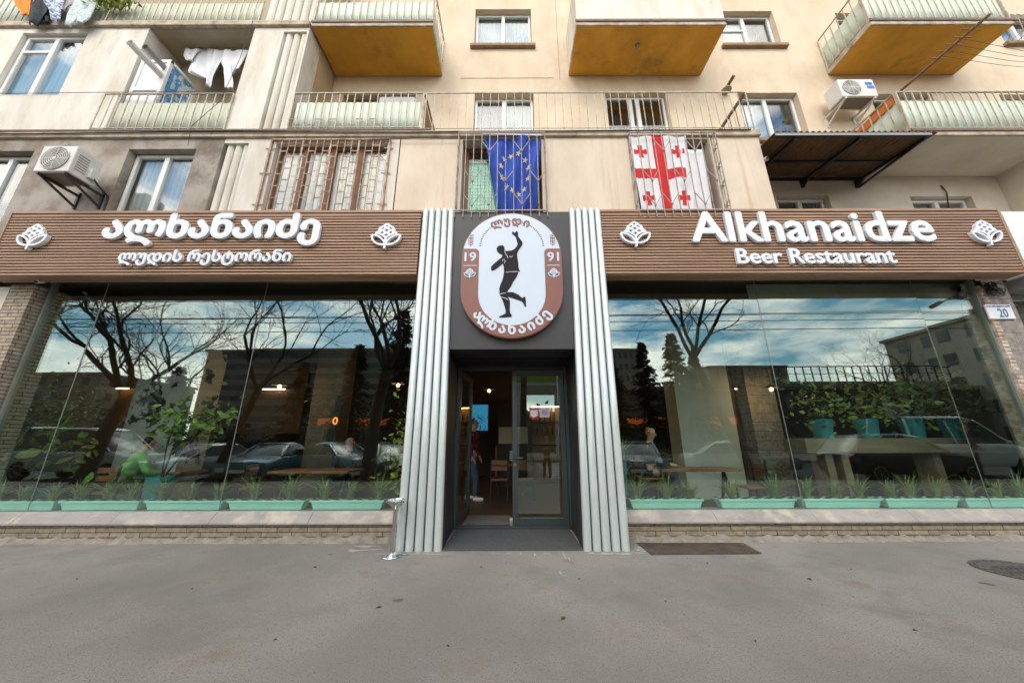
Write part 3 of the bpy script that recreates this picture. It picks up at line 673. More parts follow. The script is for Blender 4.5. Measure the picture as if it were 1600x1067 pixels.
# pilasters
t = thing('brick_pilaster', 'pier of thin brown bricks left of the left shop window', 'pilaster', (-8.16, -.7, 0))
MB().box(-8.36, -7.955, -.80, -.3, -.02, 3.86).build('brick_shaft', 'brick', t, bevel=.004)
t = thing('stone_pilaster', 'grey stone tiled pier with a toothed brick edge at the number plate', 'pilaster', (8.1, -.6, 0))
MB().box(8.03, 8.42, -.676, -.3, -.02, 3.86).build('stone_face', 'stone', t)
m = MB()
for i in range(60):
    z = .0 + i * .064; w = .0 if i % 2 else .012
    m.box(7.93 - w * .0, 8.028, -.684 - rng.random() * .006, -.40, z + .005, z + .058)
m.box(7.935, 8.027, -.672, -.41, 0, 3.84)
m.build('brick_edge', M('pale_brick', (.62, .55, .47), (.36, .24, .18), 9, .8, bump=.4, coord='World', lo=.4, hi=.6), t, bevel=.004)

# neighbouring fronts at both edges
t = thing('neighbouring_wall', 'pale plastered wall of the next shop at the left edge', 'wall', (-10, -.6, 0))
MB().box(-14, -8.362, -.70, -.2, -.02, 3.86).build('plaster', 'white', t)
t = thing('neighbouring_sign_board', 'blank white fascia of the next shop right of the brown signboard', 'signboard', (10, -1, 3.9))
m = MB(); m.box(8.36, 9.36, -1.02, -.45, 3.90, 5.06); m.box(9.365, 14, -1.02, -.45, 3.90, 5.06); m.build('fascia', 'pvc', t, bevel=.006)
MB().box(8.44, 14, -.93, -.3, 3.72, 3.898).build('soffit_box', 'alu', t)
t = thing('neighbouring_shop_window', 'dark shop window of the next shop at the right edge', 'shop window', (10, -.5, 0))
m = MB(); m.box(8.43, 14, -.56, -.48, 3.60, 3.715); m.box(8.43, 8.49, -.56, -.48, .3, 3.6); m.box(8.43, 14, -.6, -.3, -.02, .3); m.build('frame', 'alu', t)
MB().box(8.49, 14, -.53, -.52, .3, 3.6).build('pane', SHOPGLASS, t)

# shop windows
def shop_window(x0, x1, seams, side):
    t = thing('shop_window', f'wide {side} shop window mirroring trees and parked cars', 'shop window', ((x0 + x1) / 2, GLASS_Y, .37))
    m = MB(); m.box(x0 - .03, x1 + .03, -.66, -.54, 4.06, 4.17)
    if side == 'left': m.box(x0 - .035, x0, -.64, -.55, .37, 4.058)
    else: m.box(x1, x1 + .035, -.64, -.55, .37, 4.058)
    m.build('frame', 'frame', t, bevel=.006)
    xs = [x0] + seams + [x1]
    for a, b in zip(xs[:-1], xs[1:]):
        e0, e1 = rng.uniform(-.006, .006), rng.uniform(-.006, .006)
        MB().hexa([(a + .003, GLASS_Y + e0, .376), (b - .003, GLASS_Y - e0, .376), (b - .003, GLASS_Y + .012 - e0, .376), (a + .003, GLASS_Y + .012 + e0, .376), (a + .003, GLASS_Y + e0 + e1, 4.057), (b - .003, GLASS_Y - e0 + e1, 4.057), (b - .003, GLASS_Y + .012 - e0 + e1, 4.057), (a + .003, GLASS_Y + .012 + e0 + e1, 4.057)]).build('pane', SHOPGLASS, t)
    for q in seams: MB().box(q - .003, q + .003, GLASS_Y + .001, GLASS_Y + .011, .376, 4.056).build('joint_seal', 'alu', t)
shop_window(GX0, -PX + .02, [-7.0, -4.24], 'left')
shop_window(PX - .02, GX1, [4.20, 6.92], 'right')

# sign boards
ZT, ZB, YS = 5.05, 3.87, -1.11
def hop_strokes(mb, cx, cz, s, w, y0, y1):
    """hop cone; unit height about 2"""
    k = [0]
    def st(pts, ww=w):
        k[0] += 1; e = .0006 * k[0]
        mb.stroke([(cx + a * s, cz + b * s) for a, b in pts], ww * s, y0 - e, y1)
    out = [(0, .98), (-.28, .76), (-.49, .62), (-.53, .38), (-.68, .28), (-.71, .14)]
    st([(0, .98)] + out[1:]); st([(0, .98)] + [(-a, b) for a, b in out[1:]])
    st([(-.49, .56), (.34, .06)]); st([(.49, .56), (-.34, .06)]); st([(-.25, .80), (.60, .25)]); st([(.25, .80), (-.60, .25)])
    arc = lambda x0, z0, x1, z1, bx, bz: [((1 - u) ** 2 * x0 + 2 * u * (1 - u) * bx + u * u * x1, (1 - u) ** 2 * z0 + 2 * u * (1 - u) * bz + u * u * z1) for u in [i / 8 for i in range(9)]]
    for sg in (-1, 1):
        st(arc(sg * .70, .20, 0, -.16, sg * .28, .20)); st([(sg * a, b) for a, b in ((.97, .12), (.97, -.06), (.90, -.28), (.74, -.48), (.52, -.61), (.28, -.67), (0, -.66))]); st([(sg * a, b) for a, b in ((.97, .10), (.72, .06), (.44, -.06), (.24, -.24), (.10, -.44), (.0, -.62))], w * .9)
    st([(0, -.08), (0, -.70), (-.04, -.98)])
def signboard(x0, x1, side, hops, main, sub, off, off2):
    t = thing('signboard', f'long brown slatted signboard with white {"Georgian" if side == "left" else "Latin"} lettering {side} of the round emblem', 'signboard', ((x0 + x1) / 2, YS, ZB))
    MB().box(x0 + .004, x1 - .004, YS + .022, -.87, ZB + .004, ZT - .004).build('backing', 'slatdark', t)
    m = MB(); n = 21; p = (ZT - .05 - ZB) / n
    for i in range(n):
        z = ZB + i * p; m.box(x0 + .012, x1 - .012, YS + rng.random() * .002, YS + .02, z + .001, z + p - (.0195 if i < n - 1 else .010))
    m.build('slats', 'slat', t, bevel=.002)
    m = MB(); n2 = 4; p2 = .22 / n2
    for i in range(n2): m.box(x0 + .01, x1 - .01, YS + .024 + i * p2, YS + .024 + (i + 1) * p2 - .010, ZB - .014, ZB + .003)
    m.build('soffit_slats', 'slat', t)
    m = MB(); m.box(x0, x1, YS - .012, -.86, ZT - .045, ZT)
    if side == 'left': m.box(x0 - .014, x0 + .011, YS - .01, -.86, ZB - .012, ZT - .046)
    else: m.box(x1 - .011, x1 + .014, YS - .01, -.86, ZB - .012, ZT - .046)
    m.build('trim', 'slat', t, bevel=.003)
    MB().box(x0 + .1, x1 - .02, -.865, -.545, 3.98 if side == 'left' else 3.98, ZT - .01).build('back_box', 'black', t)
    ly = YS - .055
    for body, (ax, bx, az, bz), o_, bv in ((main[0], main[1], off, .010), (sub[0], sub[1], off2, .006)):
        m = MB(); text_fit(m, body, ax, bx, az, bz, ly, .05, o_, bv); m.build('lettering', 'letter', t)
    for hx, hz in hops:
        m = MB(); hop_strokes(m, hx, hz, .235, .135, ly, YS - .003); fixn(m.build('hop_emblem', 'letter', t))
    return t
YL = YS - .085
def bbox(x0, y0, x1, y1): return (X(x0, (y0 + y1) / 2, YL), X(x1, (y0 + y1) / 2, YL), Z((x0 + x1) / 2, y1, YL), Z((x0 + x1) / 2, y0, YL))
pc = lambda x, y: (P(x, y, YL).x, P(x, y, YL).z)
signboard(-8.38, -1.50, 'left', [pc(46, 368), pc(602, 367)], ('ალხანაიძე', bbox(157, 331, 498, 382)), ('ლუდის რესტორანი', bbox(181, 388, 453, 413)), .048, .036)
signboard(1.475, 8.15, 'right', [pc(994, 364), pc(1546, 362)], ('Alkhanaidze', bbox(1080, 328, 1461, 376)), ('Beer Restaurant', bbox(1153, 386, 1403, 410)), .022, .022)

# ------------------------------------------------------------------ portal: two ribbed columns, header panel, recess
def column(sg, side):
    t = thing('ribbed_column', f'pale green column of five upright ribs {side} of the doorway', 'column', (sg * 1.2, -1.15, 0))
    xo = 1.487; xt, xb = .955, .885
    m = MB(); b_ = lambda x: sg * x
    m.hexa([(b_(xb + .03), -1.12, 0), (b_(xo - .03), -1.12, 0), (b_(xo - .03), -.56, 0), (b_(xb + .03), -.56, 0), (b_(xt + .03), -1.12, 5.03), (b_(xo - .03), -1.12, 5.03), (b_(xo - .03), -.56, 5.03), (b_(xt + .03), -.56, 5.03)])
    fixn(m.build('core', 'tubegap', t))
    wt, wb = (xo - xt) / 5, (xo - xb) / 5
    for i in range(5):
        ct, cb = xo - wt * (i + .5), xo - wb * (i + .5)
        m = MB(); m.tube([(sg * cb, -1.125, 0.0), (sg * cb, -1.125, .004), (sg * ct, -1.125, 5.03), (sg * ct, -1.122, 5.045)], [wb * .448, wb * .448, wt * .448, wt * .39], 18)
        m.build('rib', 'tube', t, smooth=50)
    m = MB(); m.hexa([(b_(xb + .002), -1.10, 0), (b_(xb + .034), -1.10, 0), (b_(xb + .034), -.05, 0), (b_(xb + .002 + .06), -.05, 0), (b_(xt + .002), -1.10, 2.64), (b_(xt + .034), -1.10, 2.64), (b_(xt + .034), -.05, 2.64), (b_(xt + .002), -.05, 2.64)])
    fixn(m.build('jamb_panel', 'charcoal', t))
    return t
column(-1, 'left'); column(1, 'right')
t = thing('header_panel', 'dark grey panel over the doorway that carries the round-ended emblem', 'panel', (0, -1.1, 2.63))
MB().hexa([(-.925, -1.105, 2.63), (.925, -1.105, 2.63), (.925, -.56, 2.63), (-.925, -.56, 2.63), (-.975, -1.105, 5.02), (.975, -1.105, 5.02), (.975, -.56, 5.02), (-.975, -.56, 5.02)]).build('face', 'charcoal', t, bevel=.006)
MB().box(-.92, .92, -.556, -.06, 2.60, 2.72).build('recess_ceiling', 'black', t)

# emblem sign
def stadium(w, z0, z1, n=28, cx=0):
    r = w; pts = []
    for i in range(n + 1): a = pi * i / n; pts.append((cx + r * cos(a), z1 - r + r * sin(a)))
    for i in range(n + 1): a = pi + pi * i / n; pts.append((cx + r * cos(a), z0 + r + r * sin(a)))
    return pts
t = thing('emblem_sign', 'round-ended white and brown emblem sign with a dark athlete figure over the doorway', 'sign', (0, -1.2, 2.77))
EY = -1.205; z0, z1, HW = 2.77, 4.915, .787
BRN = M('sign_brown', (.205, .075, .052), (.19, .068, .047), 3, .4); SWH = M('sign_white', (.56, .65, .76), (.53, .62, .74), 2, .35); SDK = M('sign_dark', (.016, .016, .019), rough=.6, spec=.15)
MB().prism(stadium(HW, z0, z1), EY, -1.106).build('body', BRN, t)
zs = 4.255     # the brown horseshoe ends here
MB().prism([(x * .982, z0 + .03 + (z - z0) * (z1 - z0 - .042) / (z1 - z0)) for x, z in stadium(HW, z0, z1)], EY - .004, EY + .01).build('face', SWH, t)
sp = lambda x, y: (P(640 + x / 4.27, 310 + y / 4.27, EY).x, P(640 + x / 4.27, 310 + y / 4.27, EY).z)
# horseshoe
ri, ro = .515, HW * .984; zc = z0 + HW; zi = z0 + .20 + ri; cr_ = .07
po = [(ro * cos(pi + pi * i / 30), zc + ro * sin(pi + pi * i / 30)) for i in range(31)]
pi_ = [(ri * cos(2 * pi - pi * i / 30), zi + ri * sin(2 * pi - pi * i / 30)) for i in range(31)]
rc = lambda sg: [(sg * (ri + cr_) - sg * cr_ * cos(pi / 2 * i / 6), zs - cr_ + cr_ * sin(pi / 2 * i / 6)) for i in range(7)]
hs = po + [(ro, zs)] + rc(1)[::-1] + pi_ + rc(-1) + [(-ro, zs)]
MB().prism(hs, EY - .008, EY - .003).build('band', BRN, t)
fig = [(684,228),(690,222),(697,232),(705,231),(712,220),(722,226),(724,240),(722,252),(735,270),(748,288),(754,300),(750,316),(738,332),(728,346),(722,360),(717,376),(720,400),(726,440),(728,470),(737,488),(728,493),(722,505),(716,522),(704,540),(690,560),(676,590),(660,612),(648,627),
       (690,627),(725,643),(752,667),(760,660),(772,658),(776,690),(777,723),(768,724),(762,705),(748,688),(720,678),(690,668),(655,657),(668,680),(670,710),(668,745),(672,768),(682,780),(680,792),(640,795),(598,796),(598,788),(620,780),(640,768),(640,745),(632,715),(620,680),(605,650),(595,630),(597,605),(605,580),(618,550),(626,520),(630,490),(628,460),(622,436),(600,455),(575,475),(552,486),(544,478),(544,458),(560,440),(590,415),(612,398),(620,384),(610,373),(598,370),(584,355),(580,338),(588,324),(604,316),(622,316),(632,326),(634,345),(640,353),(655,353),(680,350),(700,340),(715,322),(722,306),(716,290),(712,272),(706,256),(692,246),(684,238)]
MB().prism([sp(*q) for q in fig], EY - .011, EY - .003).build('figure', SDK, t)
m = MB()
for i, ln in enumerate([[(634,352),(640,372),(652,388),(655,402)], [(664,388),(676,396),(688,386)], [(642,495),(690,491),(730,492)], [(618,420),(630,408),(638,420),(632,436)], [(596,610),(602,640),(640,632)], [(612,660),(640,668),(660,680)]]):
    m.stroke([sp(*q) for q in ln], .008, EY - .0125 - i * .0003, EY - .008)
m.build('figure_lines', SWH, t)
m = MB()                                                     # dotted arch
for i in range(46):
    a = rad(4 + 172 * i / 45); rx, rz = .505, .50; c = (rx * cos(a), 4.27 + rz * sin(a)); u = Vector((cos(a), sin(a)))
    m.stroke([(c[0] - u.x * .012, c[1] - u.y * .012), (c[0] + u.x * .012, c[1] + u.y * .012)], .010, EY - .0075, EY - .003)
m.build('dotted_arch', SDK, t)
zc2 = z1 - HW
m = MB(); text_arc(m, 'ლუდი', 0, zc2 - .02, .600, 119, 61, .19, EY - .009, .006, offset=.045); m.build('lettering', BRN, t)
m = MB(); text_arc(m, 'ალხანაიძე', 0, zc, .718, 213, 327, .205, EY - .013, .006, flip=True, offset=.046); m.build('lettering', SWH, t)
for bd, sg in (('19', -1), ('91', 1)):
    m = MB(); cx = sg * .652; text_fit(m, bd, cx - .092, cx + .092, 4.03, 4.19, EY - .013, .006, .02); m.build('lettering', SWH, t)
    m = MB(); m.stroke([(cx - .10, 3.955), (cx + .10, 3.955)], .011, EY - .013, EY - .007); m.build('rule', SWH, t)
    m = MB(); hop_strokes(m, cx, 3.82, .088, .14, EY - .0125, EY - .007); fixn(m.build('hop_icon', SWH, t))
    m = MB(); cx = sg * .655                                  # barley ear
    m.stroke([(cx, 4.30), (cx, 4.53)], .008, EY - .0075, EY - .003)
    for i in range(3):
        zz = 4.345 + i * .062
        for s2 in (-1, 1): m.stroke([(cx, zz - .03), (cx + s2 * .036, zz), (cx + s2 * .038, zz + .045), (cx + s2 * .004, zz + .012)], .008, EY - .0078 - .0004 * i - (.0002 if s2 > 0 else 0), EY - .003)
    m.build('barley_icon', BRN, t)

# entrance door
t = thing('entrance_door', 'dark two-leaf glazed door, left leaf open inward, right leaf closed', 'door', (0, -.05, .04))
m = MB(); m.box(-.955, -.90, -.09, .0, .04, 2.60); m.box(.90, .955, -.09, 0, .04, 2.60); m.box(-.90, .90, -.09, 0, 2.53, 2.60); m.box(-.90, .90, -.095, .02, .012, .05); m.build('frame', 'doorframe', t, bevel=.004)
def leaf(hinge, wx, open_):
    m = MB(); H0, H1 = .055, 2.525; w = .895; fw = .085
    R_ = Matrix.Rotation(open_, 3, 'Z')
    def bx(a, b, y0, y1, z0, z1, mm):
        pts = [(a, y0, z0), (b, y0, z0), (b, y1, z0), (a, y1, z0), (a, y0, z1), (b, y0, z1), (b, y1, z1), (a, y1, z1)]
        mm.hexa([Vector(hinge) + R_ @ Vector((x * wx, y, z)) for x, y, z in pts])
    bx(0, fw, 0, .06, H0, H1, m); bx(w - fw, w, 0, .06, H0, H1, m); bx(fw, w - fw, 0, .06, H0, H0 + .11, m); bx(fw, w - fw, 0, .06, H1 - .10, H1, m)
    lf = fixn(m.build('door_leaf', 'doorframe', t, bevel=.004))
    g = MB(); bx(fw - .01, w - fw + .01, .026, .034, H0 + .1, H1 - .09, g); fixn(g.build('pane', SHOPGLASS, lf))
    h = MB(); hp = lambda x, y, z: Vector(hinge) + R_ @ Vector((x * wx, y, z))
    h.tube([hp(w - .042, 0, 1.06), hp(w - .042, -.05, 1.06), hp(w - .06, -.055, 1.06), hp(w - .17, -.055, 1.06)], .011, 8); bx(w - .062, w - .022, -.008, -.001, .90, 1.13, h); fixn(h.build('handle', 'dsteel', lf, smooth=40))
    h = MB(); bx(w - .058, w - .026, -.011, -.009, .93, .985, h); fixn(h.build('lock', 'steel', lf))
    return lf
lf = leaf((-.895, -.02, 0), 1, rad(83)); lr = leaf((.895, -.075, 0), -1, 0)
# stickers on the closed leaf
def sx(x, y): return P(x, y, -.055)
a, b = sx(827, 637), sx(842, 655)
shield = [(a.x, a.z), (b.x, a.z), (b.x, b.z + .04), ((a.x + b.x) / 2 + .03, b.z), ((a.x + b.x) / 2 - .03, b.z), (a.x, b.z + .04)]
MB().prism(shield, -.056, -.052).build('sticker', M('sticker_red', (.5, .03, .03), rough=.5), lr)
cx, cz = (a.x + b.x) / 2, (a.z + b.z) / 2
MB().prism([(cx + (x - cx) * .76, cz + .01 + (z - cz) * .62 - .01) for x, z in shield], -.058, -.0565).build('sticker_face', 'pvc', lr)
a, b = sx(843, 637), sx(859, 652); m = MB(); m.box(a.x, b.x, -.056, -.052, b.z, a.z); m.build('sticker', M('sticker_lilac', (.62, .55, .66), rough=.5), lr)
cx, cz = (a.x + b.x) / 2, (a.z + b.z) / 2; m = MB(); m.stroke([(cx + .035 * cos(i * pi / 10), cz + .035 * sin(i * pi / 10)) for i in range(21)], .009, -.058, -.0565); m.stroke([(cx - .026, cz + .026), (cx + .026, cz - .026)], .008, -.0584, -.0565); m.stroke([(cx - .02, cz), (cx + .02, cz)], .008, -.0579, -.0565)
m.build('sticker_print', M('sticker_blue', (.08, .08, .30), rough=.5), lr)

# mats
MATM = M('ribbed_mat', (.060, .063, .066), (.095, .10, .105), 60, .9, bump=1.0, bscale=160, coord='World')
m = MB(); m.hexa([(-.885, -1.15, .001), (.885, -1.15, .001), (.885, -.105, .001), (-.885, -.105, .001), (-.885, -1.15, .016), (.885, -1.15, .016), (.885, -.105, .016), (-.885, -.105, .016)])
for i in range(26):
    y = -1.13 + i * .039; m.box(-.88, .88, y, y + .012, .0155, .021)
tag(m.build('door_mat', MATM), 'dark ribbed mat in the recess outside the doorway', 'mat')
m = MB().box(-.80, -.04, .06, .75, .041, .052)
for i in range(16): m.box(-.79, -.05, .075 + i * .042, .09 + i * .042, .0515, .057)
tag(m.build('door_mat', M('inner_mat', (.09, .08, .072), (.14, .13, .12), 50, .9, bump=1, coord='World')), 'worn brown grey mat just inside the open leaf', 'mat')

# ashtray stand
g = P(612, 868, 0); 
q = Vector((X(612, 868, -1.36), -1.36, 0)); t = thing('ashtray_stand', 'chrome pedestal ashtray on the pavement by the left column', 'ashtray', q)
MB().lathe([(.0, 0), (.105, 0), (.115, .008), (.112, .016), (.06, .035), (.03, .045), (.0, .046)], q, 32).build('base', 'steel', t, smooth=35)
MB().lathe([(.024, .04), (.024, .50), (.028, .52)], q, 20).build('pole', 'steel', t, smooth=35)
MB().lathe([(.026, .515), (.05, .55), (.098, .595), (.122, .605), (.124, .622), (.110, .628), (.098, .61), (.0, .59)], q, 32).build('bowl', 'steel', t, smooth=30)
MB().lathe([(.0, .60), (.088, .602), (.0, .606)], q, 24).build('sand_tray', 'black', t, smooth=30)

# cover plate and manhole
m = MB(); m.hexa([(1.67, -1.33, .0), (3.02, -1.30, .0), (3.08, -.86, .0), (1.67, -.84, .0), (1.67, -1.33, .014), (3.02, -1.30, .014), (3.08, -.86, .012), (1.67, -.84, .012)])
for i in range(44):
    for j in range(14):
        x = 1.70 + i * .030; y = -1.31 + j * .032; d = .009 if (i + j) % 2 else -.009
        m.bar((x - .009, y - d, .0135), (x + .009, y + d, .0135), .005, .006)
tag(m.build('cover_plate', M('checker_plate', (.085, .08, .075), (.17, .12, .085), 7, .6, metal=.5, bump=.2, coord='World')), 'rusty chequered steel plate on the pavement right of the doorway', 'cover plate')
q = Vector((5.36, -1.93, 0)); t = thing('manhole_cover', 'round cast iron cover with arched ribs on the pavement at the right edge', 'manhole cover', q)
MB().lathe([(.395, .0), (.40, .006), (.385, .010), (.37, .004), (.0, .0045)], q, 48).build('rim', M('cast_iron', (.13, .125, .115), (.08, .075, .07), 9, .6, metal=.4), t, smooth=30)
m = MB()
for i in range(11):
    x = q.x - .30 + i * .06; hh = math.sqrt(max(.0, .34 ** 2 - (x - q.x) ** 2)) * .62
    for k in range(3):
        y0 = q.y - hh + 2 * hh * k / 3; y1 = y0 + 2 * hh / 3 - .02; m.bar((x, y0, .008), (x + .03, (y0 + y1) / 2, .008), .016, .009); m.bar((x + .03, (y0 + y1) / 2, .008), (x, y1, .008), .016, .009)
for i in range(28):
    a = 2 * pi * i / 28; m.bar((q.x + .335 * cos(a), q.y + .335 * sin(a), .008), (q.x + .36 * cos(a), q.y + .36 * sin(a), .008), .02, .009)
m.build('lid_ribs', M('worn_iron', (.19, .18, .165), (.10, .09, .08), 12, .5, metal=.5), t)

# number plate
t = thing('house_number_plate', 'white house number plate reading 20 on the stone pier', 'sign', (8.2, -.70, 2.6))
PY = -.705; a, b = P(1541, 476, PY), P(1591, 498, PY)
MB().box(a.x - .03, b.x - .03, PY, PY + .02, b.z, a.z).build('plate', M('enamel_white', (.74, .77, .80), rough=.35), t, bevel=.003)
NB = M('enamel_blue', (.02, .11, .30), rough=.4); w = b.x - a.x; h = a.z - b.z; ax = a.x - .03
m = MB(); text_fit(m, '20', ax + w * .40, ax + w * .76, b.z + h * .10, b.z + h * .72, PY - .004, .003, .01); m.build('lettering', NB, t)
m = MB(); text_fit(m, 'ვაჟა-ფშაველას გამზ.', ax + w * .03, ax + w * .97, b.z + h * .80, b.z + h * .95, PY - .004, .003); m.build('lettering', NB, t)

# security cameras
def seccam(p, aim, label, mat='pvc', s=1.0, mount=(0, .12, .05)):
    p = Vector(p); d = Vector(aim).normalized(); t = thing('security_camera', label, 'camera', p)
    m = MB(); m.tube([p - d * .07 * s, p + d * .07 * s], .03 * s, 12); m.build('body', mat, t, smooth=40)
    m = MB(); m.tube([p + d * .071 * s, p + d * .078 * s], .024 * s, 12); m.build('lens', 'black', t, smooth=40)
    m = MB(); mo = Vector(mount); m.tube([p, p + mo * .6, p + mo], .010 * s, 6); m.ball(p + mo, .03 * s); m.build('bracket', mat, t, smooth=50)
seccam(P(62, 440, -.95), (.5, -1, -.5), 'small white camera under the left end of the brown signboard', mount=(0, .12, .07))
seccam(P(1563, 440, -.80), (-.5, -1, -.6), 'small white camera beside the number plate pier under the right signboard end', s=1.15, mount=(-.2, .1, .1))
seccam(P(1497, 465, -.75), (-.6, -1, -.5), 'dark bullet camera hanging in the top right corner of the right window', 'dsteel', 1.2, (.16, .1, .08))
seccam(P(1192, 252, -.9), (.2, -1, -.2), 'white round camera under the rusty corrugated canopy', s=1.3, mount=(-.06, .05, .0))
t = thing('cable_bundle', 'black bundle of cables on top of the stone pier', 'cables', P(1548, 452, -.68))
m = MB()
for i in range(16):
    c = P(1548, 452, -.69) + Vector((rng.uniform(-.12, .12), rng.uniform(-.03, .0), rng.uniform(-.08, .08)))
    m.tube([c + Vector((.08 * cos(k * .9 + i), -.02 + .02 * sin(k + i), .06 * sin(k * 1.1 + i))) for k in range(7)], .008, 5)
m.build('loops', 'black', t, smooth=60)

# ================================================================== THINGS ON THE FACADE
def ac_unit(x0, x1, z0, z1, yf, depth, wall, label, big_fan=True, sticker=False):
    t = thing('ac_unit', label, 'air conditioner', ((x0 + x1) / 2, yf + depth / 2, z0))
    MB().box(x0, x1, yf, yf + depth, z0, z1).build('casing', 'acw', t, bevel=.014)
    h = z1 - z0; r = h * (.43 if big_fan else .40); cx = (x0 + x1) / 2 if big_fan else x0 + r + .05; cz = (z0 + z1) / 2
    m = MB(); m.tube([(cx, yf - .006, cz), (cx, yf + .004, cz)], r, 28); m.build('fan_recess', 'black' if not big_fan else 'acg', t)
    m = MB()
    for i in range(6):
        rr = r * (1 - i * .145); m.tube([(cx + rr * cos(2 * pi * q / 28), yf - .014, cz + rr * sin(2 * pi * q / 28)) for q in range(29)], .006 if not big_fan else .0065, 5, False)
    for i in range(8): a = 2 * pi * i / 8; m.bar((cx + r * .15 * cos(a), yf - .012, cz + r * .15 * sin(a)), (cx + r * cos(a), yf - .012, cz + r * sin(a)), .007)
    m.tube([(cx, yf - .02, cz), (cx, yf - .006, cz)], r * .14, 14); m.build('fan_grille', 'acw', t, smooth=50)
    m = MB()
    for i in range(7): m.box(x1 + .0005, x1 + .003, yf + depth * .15, yf + depth * .55, z0 + .1 + i * .045, z0 + .115 + i * .045)
    m.box(x0 + .04, x1 - .04, yf + .04, yf + depth - .04, z0 - .003, z0 - .0005); m.build('vent_slots', 'acg', t)
    m = MB(); m.box(x1 + .0005, x1 + .06, yf + depth * .6, yf + depth * .95, z0 + .08, z0 + .26); m.build('valve_cover', 'acw', t, bevel=.008)
    for xx in (x0 + .07, x1 - .07):
        m = MB(); m.bar((xx, yf + .01, z0 - .02), (xx, wall, z0 - .02), .035); m.bar((xx, yf + .06, z0 - .03), (xx, wall - .01, z0 - .24), .028); m.bar((xx, wall - .012, z0 - .28), (xx, wall - .012, z0 + .05), .035); m.build('bracket', 'acw' if not big_fan else 'dsteel', t)
    m = MB(); m.tube([(x1 + .05, yf + depth * .8, z0 + .1), (x1 + .09, yf + depth * .9, z0 + .02), (x1 + .03, wall - .02, z0 - .03), (x1 + .05, wall - .015, z0 - .5)], .014, 6); m.build('hose', 'black' if big_fan else 'acw', t, smooth=60)
    if sticker:
        m = MB(); m.box(x0 + (x1 - x0) * .74, x1 - .05, yf - .003, yf - .0005, z1 - .17, z1 - .09); m.box(x0 + (x1 - x0) * .76, x1 - .03, yf - .003, yf - .0005, z1 - .27, z1 - .19); m.build('sticker', M('blue_sticker', (.03, .16, .55), rough=.4), t)
ac_unit(-7.60, -7.04, 5.45, 5.95, -1.57, .36, FL, 'weathered air conditioner with a ringed fan on the grey wall above the left signboard')
ac_unit(7.02, 7.78, 8.30, 8.78, -.52, .34, 0, 'white air conditioner with blue stickers under the right upper balcony', False, True)

# corrugated canopy right of the loggia storey
t = thing('corrugated_canopy', 'rusty corrugated canopy on black struts beside the red and white flag', 'canopy', (5.9, -.6, 6.5))
cz0, cz1 = 6.45, 6.63; cx0, cx1 = 4.60, 7.34
m = MB(); nx = 240; pit = .105
def cfn(u, v): x = cx0 - .02 + (cx1 - cx0 + .14) * u; return (x, -1.30 + 1.28 * v, cz0 + .035 + (cz1 - cz0) * v + .028 * sin(2 * pi * x / pit))
m.grid(cfn, nx, 3); m.build('corrugated_sheet', 'corr', t, smooth=60, solid=.006)
m = MB(); m.bar((cx0, -1.27, cz0 - .015), (cx1, -1.27, cz0 - .015), .05, .045); m.bar((cx0, -.62, cz0 + .05), (cx1, -.62, cz0 + .05), .04); m.bar((cx0, -.05, cz1 - .03), (cx1, -.05, cz1 - .03), .05)
m.build('purlins', 'black', t)
for x in (4.98, 6.12, 7.27):
    m = MB(); m.bar((x, -1.25, cz0 - .05), (x, -.03, cz1 - .08), .05); m.bar((x, -1.1, cz0 - .05), (x, -.03, cz0 - .05), .035) if x > 7 else None
    m.bar((x, -.03, cz1 - .04), (x, -.03, cz1 - .22), .05); m.bar((x, -.03, cz1 - .20), (x, -.24, cz1 - .09), .04); m.build('strut', 'black', t)
m = MB(); m.bar((cx0, -1.29, cz0 - .005), (cx1, -1.29, cz0 - .005), .012, .05); m.build('gutter_edge', 'alu', t)

# flags behind the grilles
def flagwave(x0t, x1t, x0b, x1b, zt, zb, zt2, zb2, amp, y0, ph):
    def fn(u, v):
        xt, xb = x0t + (x1t - x0t) * u, x0b + (x1b - x0b) * u; x = xt + (xb - xt) * (1 - v)
        ztop = zt + (zt2 - zt) * u; zbot = zb + (zb2 - zb) * u
        z = zbot + (ztop - zbot) * v - .03 * sin(pi * u) * v
        return Vector((x, y0 + amp * sin(u * 9 + v * 5 + ph) * (.35 + .65 * (1 - v)) + amp * .6 * sin(u * 17 - v * 7), z))
    return fn
FY = -1.03
f1 = flagwave(X(757, 214, FY), X(845, 214, FY), X(779, 325, FY), X(838, 312, FY), Z(757, 214, FY), 4.98, Z(845, 213, FY), 5.14, .062, FY, 0)
t = thing('flag', 'deep blue flag with a ring of gold stars hanging behind a pale grille', 'flag', (0, FY, 5))
MB().grid(f1, 40, 40).build('cloth', 'blueflag', t, smooth=60, solid=.004)
for i in range(12):
    m = MB(); a = 2 * pi * i / 12 + .2; u0, v0 = .50 + .285 * cos(a), .50 + .27 * sin(a)
    pts = []
    for k in range(10):
        rr = .052 if k % 2 == 0 else .021; b = pi / 2 + k * pi / 5 + i
        pts.append(f1(u0 + rr * 1.25 * cos(b), v0 + rr * .82 * sin(b)) + Vector((0, -.006, 0)))
    c = f1(u0, v0) + Vector((0, -.007, 0)); m.add([c] + pts, [(0, 1 + k, 1 + (k + 1) % 10) for k in range(10)]); m.build('star', 'star', t, solid=.003)
m = MB(); m.bar(f1(0, 1) + Vector((-.02, -.01, .005)), f1(1, 1) + Vector((.02, -.01, .005)), .018); m.build('hem_rod', 'whitecloth', t)
f2 = flagwave(X(981, 212, FY), X(1071, 211, FY), X(1003, 323, FY), X(1084, 323, FY), Z(984, 212, FY), 4.98, Z(1071, 211, FY), 4.98, .014, FY, 1.5)
t = thing('flag', 'white flag with a large red cross and four small red crosses behind a pale grille', 'flag', (2, FY, 5))
